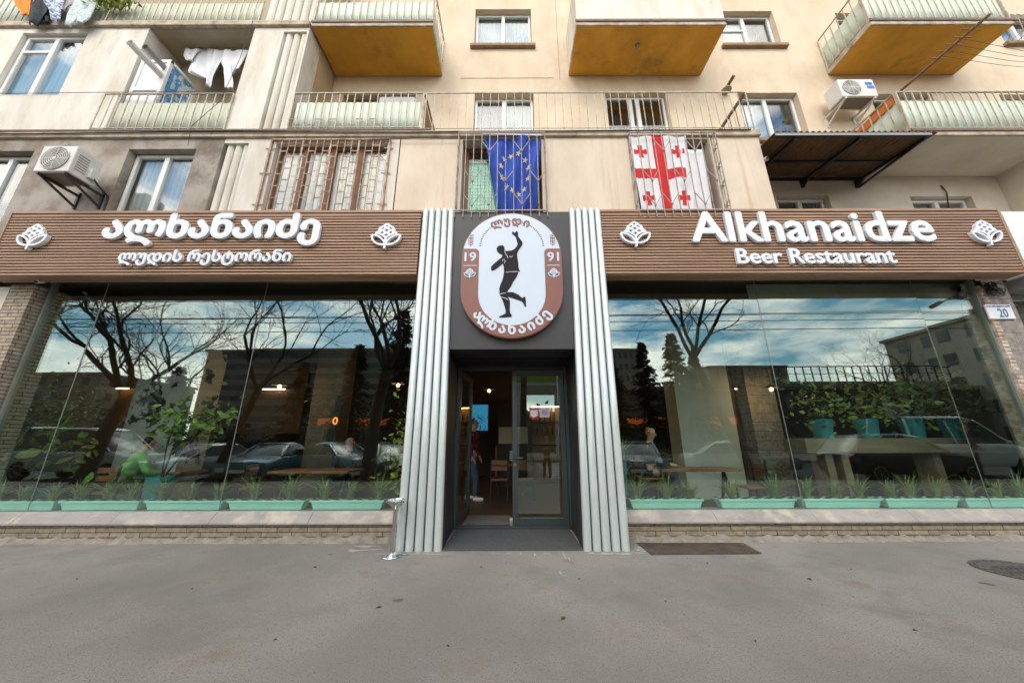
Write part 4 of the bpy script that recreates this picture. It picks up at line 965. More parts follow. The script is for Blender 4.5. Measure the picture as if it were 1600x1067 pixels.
m = MB(); NU, NV = 180, 120
vs = [f2(i / NU, j / NV) for j in range(NV + 1) for i in range(NU + 1)]
def red(u, v):
    wob = .012 * sin(u * 14)
    if .40 < u < .60 or .45 < v + wob < .575: return True
    for cu, cv in ((.17, .79), (.83, .79), (.17, .21), (.83, .21)):
        du, dv = abs(u - cu), abs(v - cv)
        if (du < .03 + dv * .14 and dv < .085) or (dv < .022 + du * .12 and du < .115): return True
    return False
for j in range(NV):
    for i in range(NU):
        m.cur = 1 if red((i + .5) / NU, (j + .5) / NV) else 0
        b = len(m.v); m.f.append((j * (NU + 1) + i, j * (NU + 1) + i + 1, (j + 1) * (NU + 1) + i + 1, (j + 1) * (NU + 1) + i)); m.mi.append(m.cur)
m.v = [tuple(v) for v in vs]; m.build('cloth', ['whitecloth', 'redcloth'], t, smooth=60, solid=.004)
# white lining cloth beside the second flag
f3 = flagwave(X(1062, 230, -1.03), X(1098, 230, -1.03), X(1078, 324, -1.03), X(1112, 324, -1.03), 6.42, 4.98, 6.40, 4.98, .01, -1.03, 0)
o = MB().grid(f3, 12, 20).build('curtain_cloth', 'whitecloth', smooth=60, solid=.004); tag(o, 'plain white cloth hanging at the right half of the flagged loggia door', 'cloth', kind='thing')

# clothes: hanging garments as draped sheets
def garment(name, label, pts_fn, mat, nu=18, nv=16, solid=.012, group=None):
    o = MB().grid(pts_fn, nu, nv).build(name, mat, smooth=70, solid=solid); return tag(o, label, 'laundry', group, 'thing')
def drape(outline, y, amp, seed, zbulge=0):
    """outline: rows of (z, x_left, x_right) from the top down"""
    rr = random.Random(seed); ph = rr.uniform(0, 6); fq = rr.uniform(7, 11)
    def fn(u, v):
        k = (1 - v) * (len(outline) - 1); i = min(int(k), len(outline) - 2); f = k - i
        a, b = outline[i], outline[i + 1]; z = a[0] + (b[0] - a[0]) * f; xl = a[1] + (b[1] - a[1]) * f; xr_ = a[2] + (b[2] - a[2]) * f
        return (xl + (xr_ - xl) * u, y + amp * sin(u * fq + ph + v * 3) * (.4 + .6 * (1 - v)) - zbulge * sin(pi * v), z + amp * .4 * sin(u * 13 + ph))
    return fn
def rows(Y, *r): return [(Z((a + b) / 2, py, Y), X(a, py, Y), X(b, py, Y)) for py, a, b in r]
LY = -.62
t = tag(MB().tube([P(288, 76, LY), P(340, 79, LY), P(392, 76, LY)], .008, 6).build('clothes_line', 'rail'), 'thin clothes line across the left loggia opening', 'clothes line')
garment('shirt', 'white long shirt hanging in the middle of the loggia clothes line', drape(rows(LY, (77, 307, 341), (95, 300, 335), (112, 291, 330), (124, 320, 326)), LY, .035, 1), 'whitecloth')
garment('shirt', 'small white top with a hooked sleeve at the left end of the loggia clothes line', drape(rows(LY - .05, (77, 289, 312), (86, 286, 306), (93, 290, 303), (95, 296, 300)), LY - .05, .025, 2), 'whitecloth')
garment('shirt', 'white jacket with hanging sleeve at the right end of the loggia clothes line', drape(rows(LY - .07, (79, 352, 388), (100, 346, 378), (110, 350, 374), (113, 356, 366)), LY - .07, .035, 3), 'whitecloth')
garment('trousers', 'white leggings with two dangling legs on the loggia clothes line', drape(rows(LY - .04, (79, 336, 362), (100, 330, 345), (120, 322, 333), (135, 321, 328)), LY - .04, .03, 4), 'whitecloth')
garment('trousers', 'narrow white trouser leg hanging by the white pier on the clothes line', drape(rows(LY - .10, (98, 349, 360), (115, 350, 362), (128, 352, 364), (138, 352, 363)), LY - .10, .015, 5), 'whitecloth')
TY = -1.12
FLOR = M('floral_cloth', (.60, .66, .66), (.42, .50, .52), 26, .85, lo=.48, hi=.56); STRP = M('striped_cloth', (.10, .14, .26), (.58, .64, .72), 30, .85, stretch=(.3, 1, 1), lo=.46, hi=.54)
garment('towel', 'bright orange cloth hung over the top left balcony rail', drape(rows(TY - .03, (-14, 22, 60), (0, 21, 56), (12, 27, 48), (24, 37, 43)), TY - .03, .02, 6), M('orange_cloth', (.85, .26, .01), (.78, .2, .01), 4, .8))
garment('sweater', 'black garment hanging left of the striped shirt on the top balcony rail', drape(rows(TY - .02, (-16, 52, 80), (0, 50, 78), (20, 46, 76), (38, 44, 60)), TY - .02, .03, 7), M('black_cloth', (.012, .014, .02), (.03, .05, .06), 5, .9))
garment('sweater', 'dark trousers hanging behind the striped shirt on the top balcony rail', drape(rows(TY, (-16, 66, 84), (5, 64, 82), (22, 62, 76), (36, 62, 76)), TY, .02, 12), M('navy_cloth', (.01, .012, .016), (.02, .025, .03), 5, .9))
garment('shirt', 'blue and white striped shirt hanging on the top balcony rail', drape(rows(TY - .07, (-16, 72, 102), (4, 68, 98), (16, 76, 94), (34, 79, 95)), TY - .07, .03, 8), STRP)
garment('shirt', 'dusky pink shirt squeezed between striped shirt and floral trousers', drape(rows(TY - .03, (-16, 98, 122), (4, 97, 118), (12, 97, 106), (17, 98, 104)), TY - .03, .025, 9), M('dusty_cloth', (.45, .38, .40), (.3, .3, .36), 6, .85))
t = thing('trousers', 'pale floral trousers with spread legs hanging on the top balcony rail', 'laundry', P(128, 10, TY - .06))
MB().grid(drape(rows(TY - .06, (-18, 118, 152), (2, 117, 151), (8, 116, 136), (24, 107, 124), (41, 103, 113)), TY - .06, .02, 10), 14, 16).build('leg', FLOR, t, smooth=70, solid=.016)
MB().grid(drape(rows(TY - .05, (-18, 134, 153), (2, 132, 151), (16, 128, 146), (28, 121, 141), (36, 120, 134)), TY - .05, .02, 11), 14, 16).build('leg', FLOR, t, smooth=70, solid=.016)
def leafmass(mb, c, r, n, size, seed, flat=.4):
    rr = random.Random(seed); c = Vector(c)
    for _ in range(n):
        p = Vector((rr.gauss(0, .5) * r[0], rr.gauss(0, .5) * r[1], rr.gauss(0, .5) * r[2])); s = size * rr.uniform(.6, 1.3)
        d = Vector((rr.uniform(-1, 1), rr.uniform(-1, 1), rr.uniform(-.8, .5))).normalized(); w = d.orthogonal().normalized(); w.rotate(Matrix.Rotation(rr.uniform(0, 6.3), 3, d)); nn = d.cross(w)
        a = c + p; mb.add([a, a + d * s * .35 + w * s * .26 + nn * s * .05, a + d * s * .75 + w * s * .18, a + d * s, a + d * s * .75 - w * s * .18, a + d * s * .35 - w * s * .26 + nn * s * .05], [(0, 1, 2, 3), (0, 3, 4, 5)])
    return mb
t = thing('trailing_plant', 'yellow green leafy plant spilling over the top left balcony rail', 'plant', P(172, 10, TY))
leafmass(MB(), P(174, 2, TY - .02), (.42, .10, .16), 420, .085, 3).build('leaves', 'leaf2', t)
m = MB(); [m.tube([P(150 + i * 9, -6, TY), P(152 + i * 9, 4, TY - .06), P(151 + i * 9, 14, TY - .05)], .005, 5) for i in range(5)]; m.build('stems', 'leaf', t)

# pole for washing lines, right
t = thing('washing_line_pole', 'long rusty pole jutting out over the lower right balcony', 'pole', (8.18, 0, 8.36))
m = MB(); m.tube([(8.15, .0, 8.36), (8.26, -1.93, 8.36)], .026, 8); m.build('pole', 'rust', t, smooth=50)
m = MB(); [m.bar((8.1, -1.2 - .12 * i, 8.39), (8.4, -1.2 - .12 * i, 8.38), .012) for i in range(5)]; [m.tube([(8.24, -1.25 - .1 * i, 8.37), (9.4, -1.2 - .1 * i, 8.20 - .03 * i), (12.5, -1.0 - .1 * i, 8.15)], .004, 4) for i in range(4)]; m.build('line', 'darkrail', t)
o = MB(); o.bar((7.43, -.95, 7.66), (7.43, -.05, 7.62), .012, .16); tag(o.build('rail_cloth', M('orange_strip', (.55, .17, .03), (.45, .12, .02), 6, .8), bevel=.004), 'orange strip of cloth along the side rail of the lower right balcony', 'cloth')
t = thing('wooden_bracket', 'short wooden stub on a round plate on the plaster left of the right window', 'bracket', P(1137, 142, 0))
g = P(1131, 144, -.02); MB().tube([g, g + Vector((.03, -.34, .04))], .035, 8).build('stub', 'rust', t, smooth=40)
m = MB(); m.lathe([(.0, -.012), (.11, -.012), (.11, .012), (.0, .012)], g + Vector((0, -.08, -.05)), 14); m.build('plate', 'slab', t)
t = thing('ceiling_fixture', 'broken grey lamp fitting on the underside of the central ochre balcony', 'lamp', P(996, 68, -.68))
g = Vector((P(996, 68, -.68).x, -.66, ZS4 - .01)); m = MB(); m.lathe([(.05, 0), (.045, -.03), (.02, -.05), (.03, -.10), (.0, -.11)], g, 12); m.tube([g + Vector((0, 0, -.05)), g + Vector((.03, -.02, -.12)), g + Vector((.01, -.03, -.17))], .01, 5); m.build('fitting', 'grey', t, smooth=50)
tag(MB().tube([P(1470, 290, -.01), P(1479, 300, -.03), P(1482, 322, -.01), P(1482, 330, -.01)], .012, 6).build('loose_cable', 'black', smooth=60), 'short black cable curling out of the recessed wall on the right', 'cable')
o = MB().box(-3.0, -2.2, -.10, -.004, 8.62, 8.86); tag(o.build('blind_box', 'acw', bevel=.012), 'cream box on the wall under the left ochre balcony', 'box')

# ================================================================== PLANTERS INSIDE THE GLASS
lp = [(-40, 95), (97, 226), (229, 355), (357, 481), (485, 604)]; rp = [(980, 1099), (1119, 1243), (1249, 1376), (1377, 1496), (1500, 1632)]
ordw = ['first', 'second', 'third', 'fourth', 'fifth']
PL = []
for side, arr in (('left', lp[::-1]), ('right', rp)):
    for i, (a, b) in enumerate(arr):
        xa, xb = X(a + 3, 790, -.5), X(b - 3, 790, -.5); z = .376; h = .125; cx = (xa + xb) / 2; w = xb - xa
        t = thing('planter', f'mint green plastic trough behind the {side} window, {ordw[i]} from the doorway', 'planter', (cx, -.47, z), 'mint green planters along the shop windows')
        m = MB(); m.hexa([(xa + .04, -.545, z), (xb - .04, -.545, z), (xb - .04, -.40, z), (xa + .04, -.40, z), (xa, -.57, z + h), (xb, -.57, z + h), (xb, -.375, z + h), (xa, -.375, z + h)])
        m.build('trough', 'planter', t, bevel=.006)
        m = MB(); m.box(xa - .008, xb + .008, -.578, -.57, z + h - .022, z + h + .004); m.box(xa - .008, xb + .008, -.376, -.366, z + h - .022, z + h + .004); m.box(xa - .008, xa + .004, -.569, -.377, z + h - .022, z + h + .003); m.box(xb - .004, xb + .008, -.569, -.377, z + h - .022, z + h + .003); m.build('rim', 'planter', t)
        MB().grid(lambda u, v, xa=xa, xb=xb, z=z: (xa + .008 + (xb - xa - .016) * u, -.565 + .185 * v, z + h + .002 + .014 * sin(u * 40) * sin(v * 7)), 40, 5).build('soil', 'soil', t)
        PL.append((side, i, xa, xb, z + h))
def tuft(c, n, h, seed, mats):
    """spiky arching blades"""
    rr = random.Random(seed); m = MB(); c = Vector(c)
    for _ in range(n):
        a = rr.uniform(0, 2 * pi); L_ = h * rr.uniform(.55, 1.25); lean = rr.uniform(.25, 1.35); w = .011 * rr.uniform(.7, 1.4)
        d = Vector((cos(a), sin(a) * .45, 0)); side = Vector((-sin(a), cos(a), 0)) * w; m.cur = 0 if rr.random() < .68 else 1 if rr.random() < .6 else 2
        p0 = c + Vector((rr.uniform(-.04, .04), rr.uniform(-.02, .02), 0)); pts = []
        for k in range(5):
            s = k / 4; pts.append(p0 + d * L_ * lean * s * (0.45 + .55 * s) + Vector((0, 0, L_ * (s - .42 * lean * s * s))))
        vs = []
        for k, p in enumerate(pts): ww = side * (1 - (k / 4) ** 1.6) * (1 if k else .7); vs += [p - ww, p + ww]
        m.add(vs, [(2 * k, 2 * k + 1, 2 * k + 3, 2 * k + 2) for k in range(4)])
    return m
DEADL = M('dry_blade', (.26, .17, .07), (.18, .11, .045), 8, .8)
pos = {1: ['only'], 2: ['left', 'right'], 3: ['left', 'middle', 'right']}
sd_ = 100
for side, i, xa, xb, z in PL:
    n = 3 if i != 1 else 2
    for k in range(n):
        sd_ += 1; f = (k + .5) / n + rng.uniform(-.06, .06); cx = xa + (xb - xa) * f; lush = rng.uniform(.7, 1.25)
        o = tuft((cx, -.46, z), int(74 * lush), random.Random(sd_).uniform(.27, .42), sd_, None)
        ob = o.build('spiky_plant', ['blade', 'leaf2', DEADL], loc=(cx, -.46, z)); tag(ob, f'{pos[n][k]} spiky grass tuft in the {ordw[i]} trough from the doorway, {side} window', 'plant', 'spiky tufts in the mint troughs', 'thing')

# ================================================================== DINING ROOM behind the glass
FZ = .04
WOODF = M('wood_floor', (.11, .065, .035), (.065, .037, .02), 2.2, .45, stretch=(.5, 8, 1), coord='World'); DW = M('dark_wall', (.030, .023, .019), (.05, .037, .028), 1.2, .8, coord='World'); DCE = M('dark_ceiling', (.012, .012, .012), rough=.8)
m = MB().box(-9.6, 9.8, -.06, 8, FZ - .05, FZ); m.box(-9.6, -1.0, -.30, -.06, FZ - .05, FZ); m.box(1.0, 9.8, -.3, -.06, FZ - .05, FZ); tag(m.build('floor', WOODF), kind='structure')
m = MB().box(-9.6, 9.8, -.3, 8, 4.2, 4.3); tag(m.build('ceiling', DCE), kind='structure')
m = MB().box(-9.7, -9.6, -.3, 8, FZ, 4.2); m.box(9.8, 9.9, -.3, 8, FZ, 4.2); m.box(-9.7, 9.9, 8, 8.1, FZ, 4.2); m.box(-9.6, -8.36, -.28, -.2, FZ, 4.2); m.box(8.43, 9.8, -.28, -.2, FZ, 4.2); m.box(-1.46, -.97, -.30, .0, FZ, 4.2); m.box(.97, 1.46, -.30, .0, FZ, 4.2); m.box(-.97, .97, -.05, .0, 2.73, 4.2); tag(m.build('interior_walls', DW), kind='structure')
m = MB().box(-8.36, -1.46, -.45, -.30, FZ, .368); m.box(1.46, 8.43, -.45, -.30, FZ, .368); tag(m.build('ledge', DW), kind='structure')
SP = M('spotted_plaster', (.40, .38, .35), (.36, .34, .31), 3, .8, coord='World', c3=(.012, .011, .010), s3=1.5, lo3=.53, hi3=.545)
for x0, x1, y0, mt, lb in ((-7.75, -6.5, 1.0, SP, 'pale pier with black cow spots behind the green jacket'), (-4.9, -4.2, 2.4, M('tan_plaster', (.12, .09, .06), (.09, .065, .045), 2, .8, coord='World'), 'tan lamp-lit pier between two windows tables'), (4.05, 5.42, 2.5, M('cream_pier', (.62, .60, .52), (.54, .52, .44), 2, .8, coord='World'), 'broad cream pier behind the right window table'), (5.9, 6.6, 2.6, brick_mat('stone_pier', (.24, .22, .19), (.30, .27, .23), (.08, .07, .06), .5, .22), 'stone block pier behind the high counter')):
    t = thing('interior_pier', lb, 'pier', ((x0 + x1) / 2, y0, FZ)); MB().box(x0, x1, y0, y0 + .6, FZ, 4.19).build('shaft', mt, t)

LAMPS = [(-8.4, 1.9, 2.55, 'far left over the leafy plant'), (-5.2, 1.6, 2.50, 'above the left window table'), (-2.75, 2.2, 2.62, 'near the left column'), (6.0, 1.9, 2.45, 'beside the cream pier'), (-.62, 3.2, 2.62, 'inside the open doorway'), (-7.0, 5.5, 2.6, 'deep in the left room'), (3.0, 5.5, 2.6, 'deep in the right room')]
for i, (x, y, z, w) in enumerate(LAMPS):
    t = thing('pendant_lamp', f'small warm pendant lamp {w}', 'lamp', (x, y, z))
    MB().lathe([(.02, .12), (.05, .10), (.15, .045), (.155, .035), (.14, .042), (.02, .09)], (x, y, z), 20).build('lamp_shade', 'dsteel', t, smooth=40)
    MB().ball((x, y, z + .01), .042, n=12, m=8).build('bulb', 'bulb', t, smooth=80); MB().tube([(x, y, z + .1), (x, y, 4.19)], .006, 5).build('cord', 'black', t)
    ld = bpy.data.lights.new('pendant_light', 'POINT'); ld.energy = 20 if i != 4 else 2.5; ld.color = (1, .58, .25); ld.shadow_soft_size = .06
    lo_ = bpy.data.objects.new('pendant_light', ld); COL.objects.link(lo_); lo_.parent = t; lo_.location = (0, 0, -.07)

TW = M('table_wood', (.30, .13, .055), (.20, .085, .035), 3, .35, stretch=(.6, 8, 1), coord='World')
def table(x0, x1, y0, y1, z, label):
    t = thing('table', label, 'table', ((x0 + x1) / 2, (y0 + y1) / 2, FZ)); MB().box(x0, x1, y0, y1, z - .045, z).build('table_top', TW, t, bevel=.006)
    for xx in (x0 + .18, x1 - .18):
        m = MB(); m.bar((xx, y0 + .1, FZ), (xx, (y0 + y1) / 2, z - .045), .04); m.bar((xx, y1 - .1, FZ), (xx, (y0 + y1) / 2, z - .045), .04); m.build('leg', 'black', t)
def chair(x, y, rz, label, seat=.46):
    t = thing('chair', label, 'chair', (x, y, FZ)); R_ = Matrix.Rotation(rz, 3, 'Z'); o = Vector((x, y, FZ)); q = lambda a, b, c: o + R_ @ Vector((a, b, c))
    bx = lambda a0, a1, b0, b1, c0, c1: [q(a0, b0, c0), q(a1, b0, c0), q(a1, b1, c0), q(a0, b1, c0), q(a0, b0, c1), q(a1, b0, c1), q(a1, b1, c1), q(a0, b1, c1)]
    MB().hexa(bx(-.21, .21, -.21, .21, seat - .04, seat)).build('seat', TW, t, bevel=.01); m = MB(); [m.hexa(bx(-.20, .20, .19, .215, seat + .18 + i * .13, seat + .27 + i * .13)) for i in range(2)]; m.build('backrest', TW, t)
    for a in (-.19, .19):
        MB().bar(q(a, -.19, 0), q(a, -.18, seat - .04), .03).build('leg', 'black', t); MB().bar(q(a, .21, 0), q(a, .2, seat + .46), .03).build('leg', 'black', t)
table(-4.55, -3.05, .75, 1.5, .80, 'brown wooden table with cups by the left window'); table(2.75, 4.25, .7, 1.35, .82, 'brown wooden table by the right window'); table(-7.35, -6.35, .95, 1.6, .78, 'brown table at the elbow of the green jacket'); table(-.52, .45, 3.0, 3.8, .78, 'dark dining table seen through the doorway')
chair(-4.9, 1.1, rad(90), 'wooden chair at the left end of the cup table'); chair(4.55, 1.0, rad(-90), 'wooden chair at the right end of the right window table'); chair(-.30, 2.55, rad(180), 'dark chair drawn up to the table inside the doorway'); chair(.30, 2.6, rad(180), 'dark chair behind the closed leaf of the doorway'); chair(-7.05, .55, rad(180), 'wooden chair under the green jacket', .46); chair(-3.6, 1.9, 0, 'wooden chair under the guest in black', .46); chair(2.65, 1.05, rad(90), 'tall wooden chair under the fair haired guest', .62)
CERAM = M('ceramic', (.62, .60, .55), (.5, .47, .42), 3, .3)
for i, (dx, dy, h, r, mt, lb) in enumerate(((.30, .05, .13, .045, 'teal', 'teal tumbler'), (.42, .15, .16, .035, M('blue_bottle', (.02, .18, .6), rough=.3), 'blue bottle'), (.82, .1, .12, .05, CERAM, 'cream jug'), (.95, .2, .16, .04, CERAM, 'tall pale cup'), (1.08, .12, .14, .05, CERAM, 'wide pale mug'))):
    tag(MB().lathe([(.0, 0), (r * .85, .0), (r, .01), (r, h), (r * .88, h), (r * .8, .02), (.0, .018)], (0, 0, 0), 16).build('cup', mt, smooth=40, loc=(-4.55 + dx, .85 + dy, .801)), f'{lb} on the brown table by the left window', 'cup')

# high counter with teal pots on the right
t = thing('high_counter', 'thick tan counter on square legs carrying the teal pots', 'counter', (7.3, 1.0, FZ)); CT = M('counter_wood', (.26, .20, .135), (.19, .14, .09), 2, .6, stretch=(.5, 4, 4), coord='World')
MB().box(5.55, 9.5, .75, 1.3, 1.09, 1.36).build('counter_top', CT, t, bevel=.01)
for xx in (5.95, 6.25, 8.0): MB().box(xx, xx + .14, .85, 1.2, FZ, 1.088).build('leg', CT, t)
def pot_plant(x, y, z, r, h, label, crown, seed, mats=('leaf', 'leaf2'), stems=5, n=260, ls=.16, ribs=True):
    t = thing('potted_plant', label, 'plant', (x, y, z)); m = MB(); pr = []
    for i in range(13): q = i / 12; pr.append((r * (.74 + .26 * q) + (.006 if i % 2 else 0), h * q))
    m.lathe([(.0, 0)] + pr + [(r * .9, h), (r * .85, h * .9), (.0, h * .9)], (x, y, z), 24); m.build('pot', 'teal', t, smooth=30)
    rr = random.Random(seed); m = MB(); lv = MB(); cc, cr__ = crown
    for i in range(stems):
        e = Vector(cc) + Vector((rr.gauss(0, .4) * cr__[0], rr.gauss(0, .4) * cr__[1], rr.gauss(0, .4) * cr__[2])); s = Vector((x, y, z + h * .9)); mid = s.lerp(e, .55) + Vector((rr.uniform(-.05, .05), 0, .08)); m.tube([s, mid, e], [.014, .010, .006], 6)
    leafmass(lv, cc, cr__, n, ls, seed); rr2 = random.Random(seed + 1)
    for i in range(len(lv.f)): lv.mi[i] = 1 if rr2.random() < .45 else 0
    m.build('stems', 'bare', t, smooth=60); lv.build('leaves', list(mats), t)
pot_plant(-8.1, .35, FZ, .20, .55, 'broad leaved plant in a teal pot at the far left of the left window', ((-8.1, .3, 1.2), (.50, .4, .65)), 11, n=80, ls=.24)
pot_plant(-6.05, .30, FZ, .20, .72, 'umbrella shaped leafy plant in a teal pot left of the middle of the left window', ((-5.75, .3, 1.72), (.62, .42, .36)), 12, n=230, ls=.15)
for i, (x, lb) in enumerate(((6.15, 'bushy plant in the teal pot nearest the cream pier'), (7.05, 'yellow green bush in the second teal pot on the high counter'), (7.95, 'yellow green bush in the third teal pot on the high counter'), (8.75, 'bush in the teal pot at the far right end of the high counter'))):
    pot_plant(x, 1.0, 1.361, .19, .36, lb, ((x + .1, .95, 2.12), (.70, .4, .60)), 20 + i, mats=('leaf2', 'leaf'), n=230, ls=.12)
t = thing('hanging_plant', 'trailing plant with a white pot beside the left column inside the glass', 'plant', (-1.75, .0, .9))
MB().lathe([(.0, 0), (.09, .0), (.12, .18), (.1, .18), (.0, .14)], (-1.78, .0, .95), 16).build('pot', CERAM, t, smooth=40); lv = leafmass(MB(), (-1.85, -.02, 1.0), (.30, .22, .85), 240, .10, 31); lv.build('leaves', ['leaf2'], t); MB().tube([(-1.78, 0, 1.1), (-1.78, 0, 4.19)], .006, 5).build('cord', 'black', t)
t = thing('spider_plant', 'arching spider plant by the right column inside the glass', 'plant', (1.75, -.1, .5)); o = tuft((1.78, -.1, 1.05), 46, .40, 77, None); o.build('leaves', ['leaf2', 'blade', 'blade'], t); o = tuft((1.74, -.12, .62), 40, .42, 78, None); o.build('leaves', ['leaf2', 'blade', 'blade'], t); MB().lathe([(.0, 0), (.08, 0), (.1, .95), (.0, .95)], (1.76, -.08, FZ), 14).build('stand', 'teal', t, smooth=40)
# bar at the back seen through the doorway
t = thing('bar_shelf', 'lit back bar shelf with bottles and a warm strip beyond the doorway', 'shelf', (1.2, 6.5, FZ))
MB().box(-.6, 3.4, 6.4, 6.9, FZ, 1.15).build('bar_front', TW, t); MB().box(-.55, 3.4, 6.7, 6.74, 2.52, 2.55).build('strip_light', 'strip', t); MB().box(-.55, 3.4, 6.9, 6.95, 1.2, 2.6).build('back_panel', M('amber_panel', (.40, .24, .10), (.3, .16, .06), 2, .5, coord='World'), t)
m = MB(); [m.box(-.55, 3.4, 6.65, 6.9, z, z + .03) for z in (1.55, 2.0)]; m.build('shelf_board', TW, t); m = MB()
for i in range(34): m.lathe([(.0, 0), (.035, 0), (.035, .17), (.012, .21), (.012, .27), (.0, .27)], (.2 + i * .09, 6.75, 1.58 + (.45 if i % 2 else 0)), 8)
m.build('bottles', M('bottle_glass', (.20, .07, .02), (.05, .10, .04), 3, .15), t, smooth=50)
t = thing('wall_screen', 'glowing blue screen on the wall beyond the open leaf', 'screen', (-.95, 4.6, 1.7)); MB().box(-1.35, -.72, 4.6, 4.64, 1.62, 2.42).build('bezel', 'black', t); MB().box(-1.33, -.74, 4.594, 4.598, 1.64, 2.40).build('display', 'screen', t)
leafmass(MB(), (-.98, 4.585, 1.85), (.26, .004, .28), 90, .07, 61).build('screen_image', M('violet_print', (.03, .03, .12), (.08, .05, .2), 9), t)
tag(MB().box(-.42, .48, 5.0, 5.04, 1.25, 1.75).build('menu_board', M('board_cream', (.42, .38, .28), rough=.7), bevel=.004), 'cream board on the dark partition beyond the doorway table', 'board')
tag(MB().box(-.48, .62, 5.05, 5.15, FZ, 2.5).build('partition', DW), 'dark partition behind the cream board', 'partition', kind='thing')
t = thing('menu_stand', 'small menu stand with mint letters on the doorway table', 'menu', (.02, 3.1, .78)); MB().box(-.10, .12, 3.1, 3.12, .781, 1.22).build('card', 'black', t); m = MB(); [m.box(-.07, .09 - .03 * (i % 2), 3.094, 3.098, .86 + i * .05, .885 + i * .05) for i in range(5)]; m.build('print', 'planter', t)
t = thing('neon_sign', 'upright black sign with an orange neon ring inside the left window', 'sign', (-4.1, 2.0, 1.5)); MB().bar((-4.15, 2.0, 1.2), (-3.98, 2.0, 2.35), .16, .03).build('panel', 'black', t); MB().tube([(-4.03 + .045 * cos(i * pi / 10), 1.96, 1.78 + .07 * sin(i * pi / 10)) for i in range(21)], .016, 6).build('ring', 'neon', t)

# ================================================================== PEOPLE
SKIN = M('skin', (.50, .30, .21), (.44, .25, .17), 6, .55)
def skin_mesh(name, V, E, mat, parent, sub=1, root=0):
    """V: list of (pos, radius); one continuous surface grown round the edges E"""
    me = bpy.data.meshes.new(name); off = wl(parent); me.from_pydata([tuple(Vector(p) - off) for p, r in V], E, []); o = bpy.data.objects.new(name, me); COL.objects.link(o)
    sk = o.modifiers.new('skin', 'SKIN'); sk.use_smooth_shade = True
    if not me.skin_vertices: 
        bm = bmesh.new(); bm.from_mesh(me); bm.verts.layers.skin.verify(); bm.to_mesh(me); bm.free()
    for i, (p, r) in enumerate(V):
        me.skin_vertices[0].data[i].radius = (r, r) if not isinstance(r, tuple) else r; me.skin_vertices[0].data[i].use_root = (i == root)
    ss = o.modifiers.new('smooth', 'SUBSURF'); ss.levels = sub; ss.render_levels = sub
    dg = bpy.context.evaluated_depsgraph_get(); m2 = bpy.data.meshes.new_from_object(o.evaluated_get(dg)); bpy.data.objects.remove(o); m2.name = name
    m2.materials.clear(); m2.materials.append(MT[mat] if isinstance(mat, str) else mat); m2.polygons.foreach_set('use_smooth', [True] * len(m2.polygons))
    r = bpy.data.objects.new(name, m2); COL.objects.link(r); r.parent = parent; return r
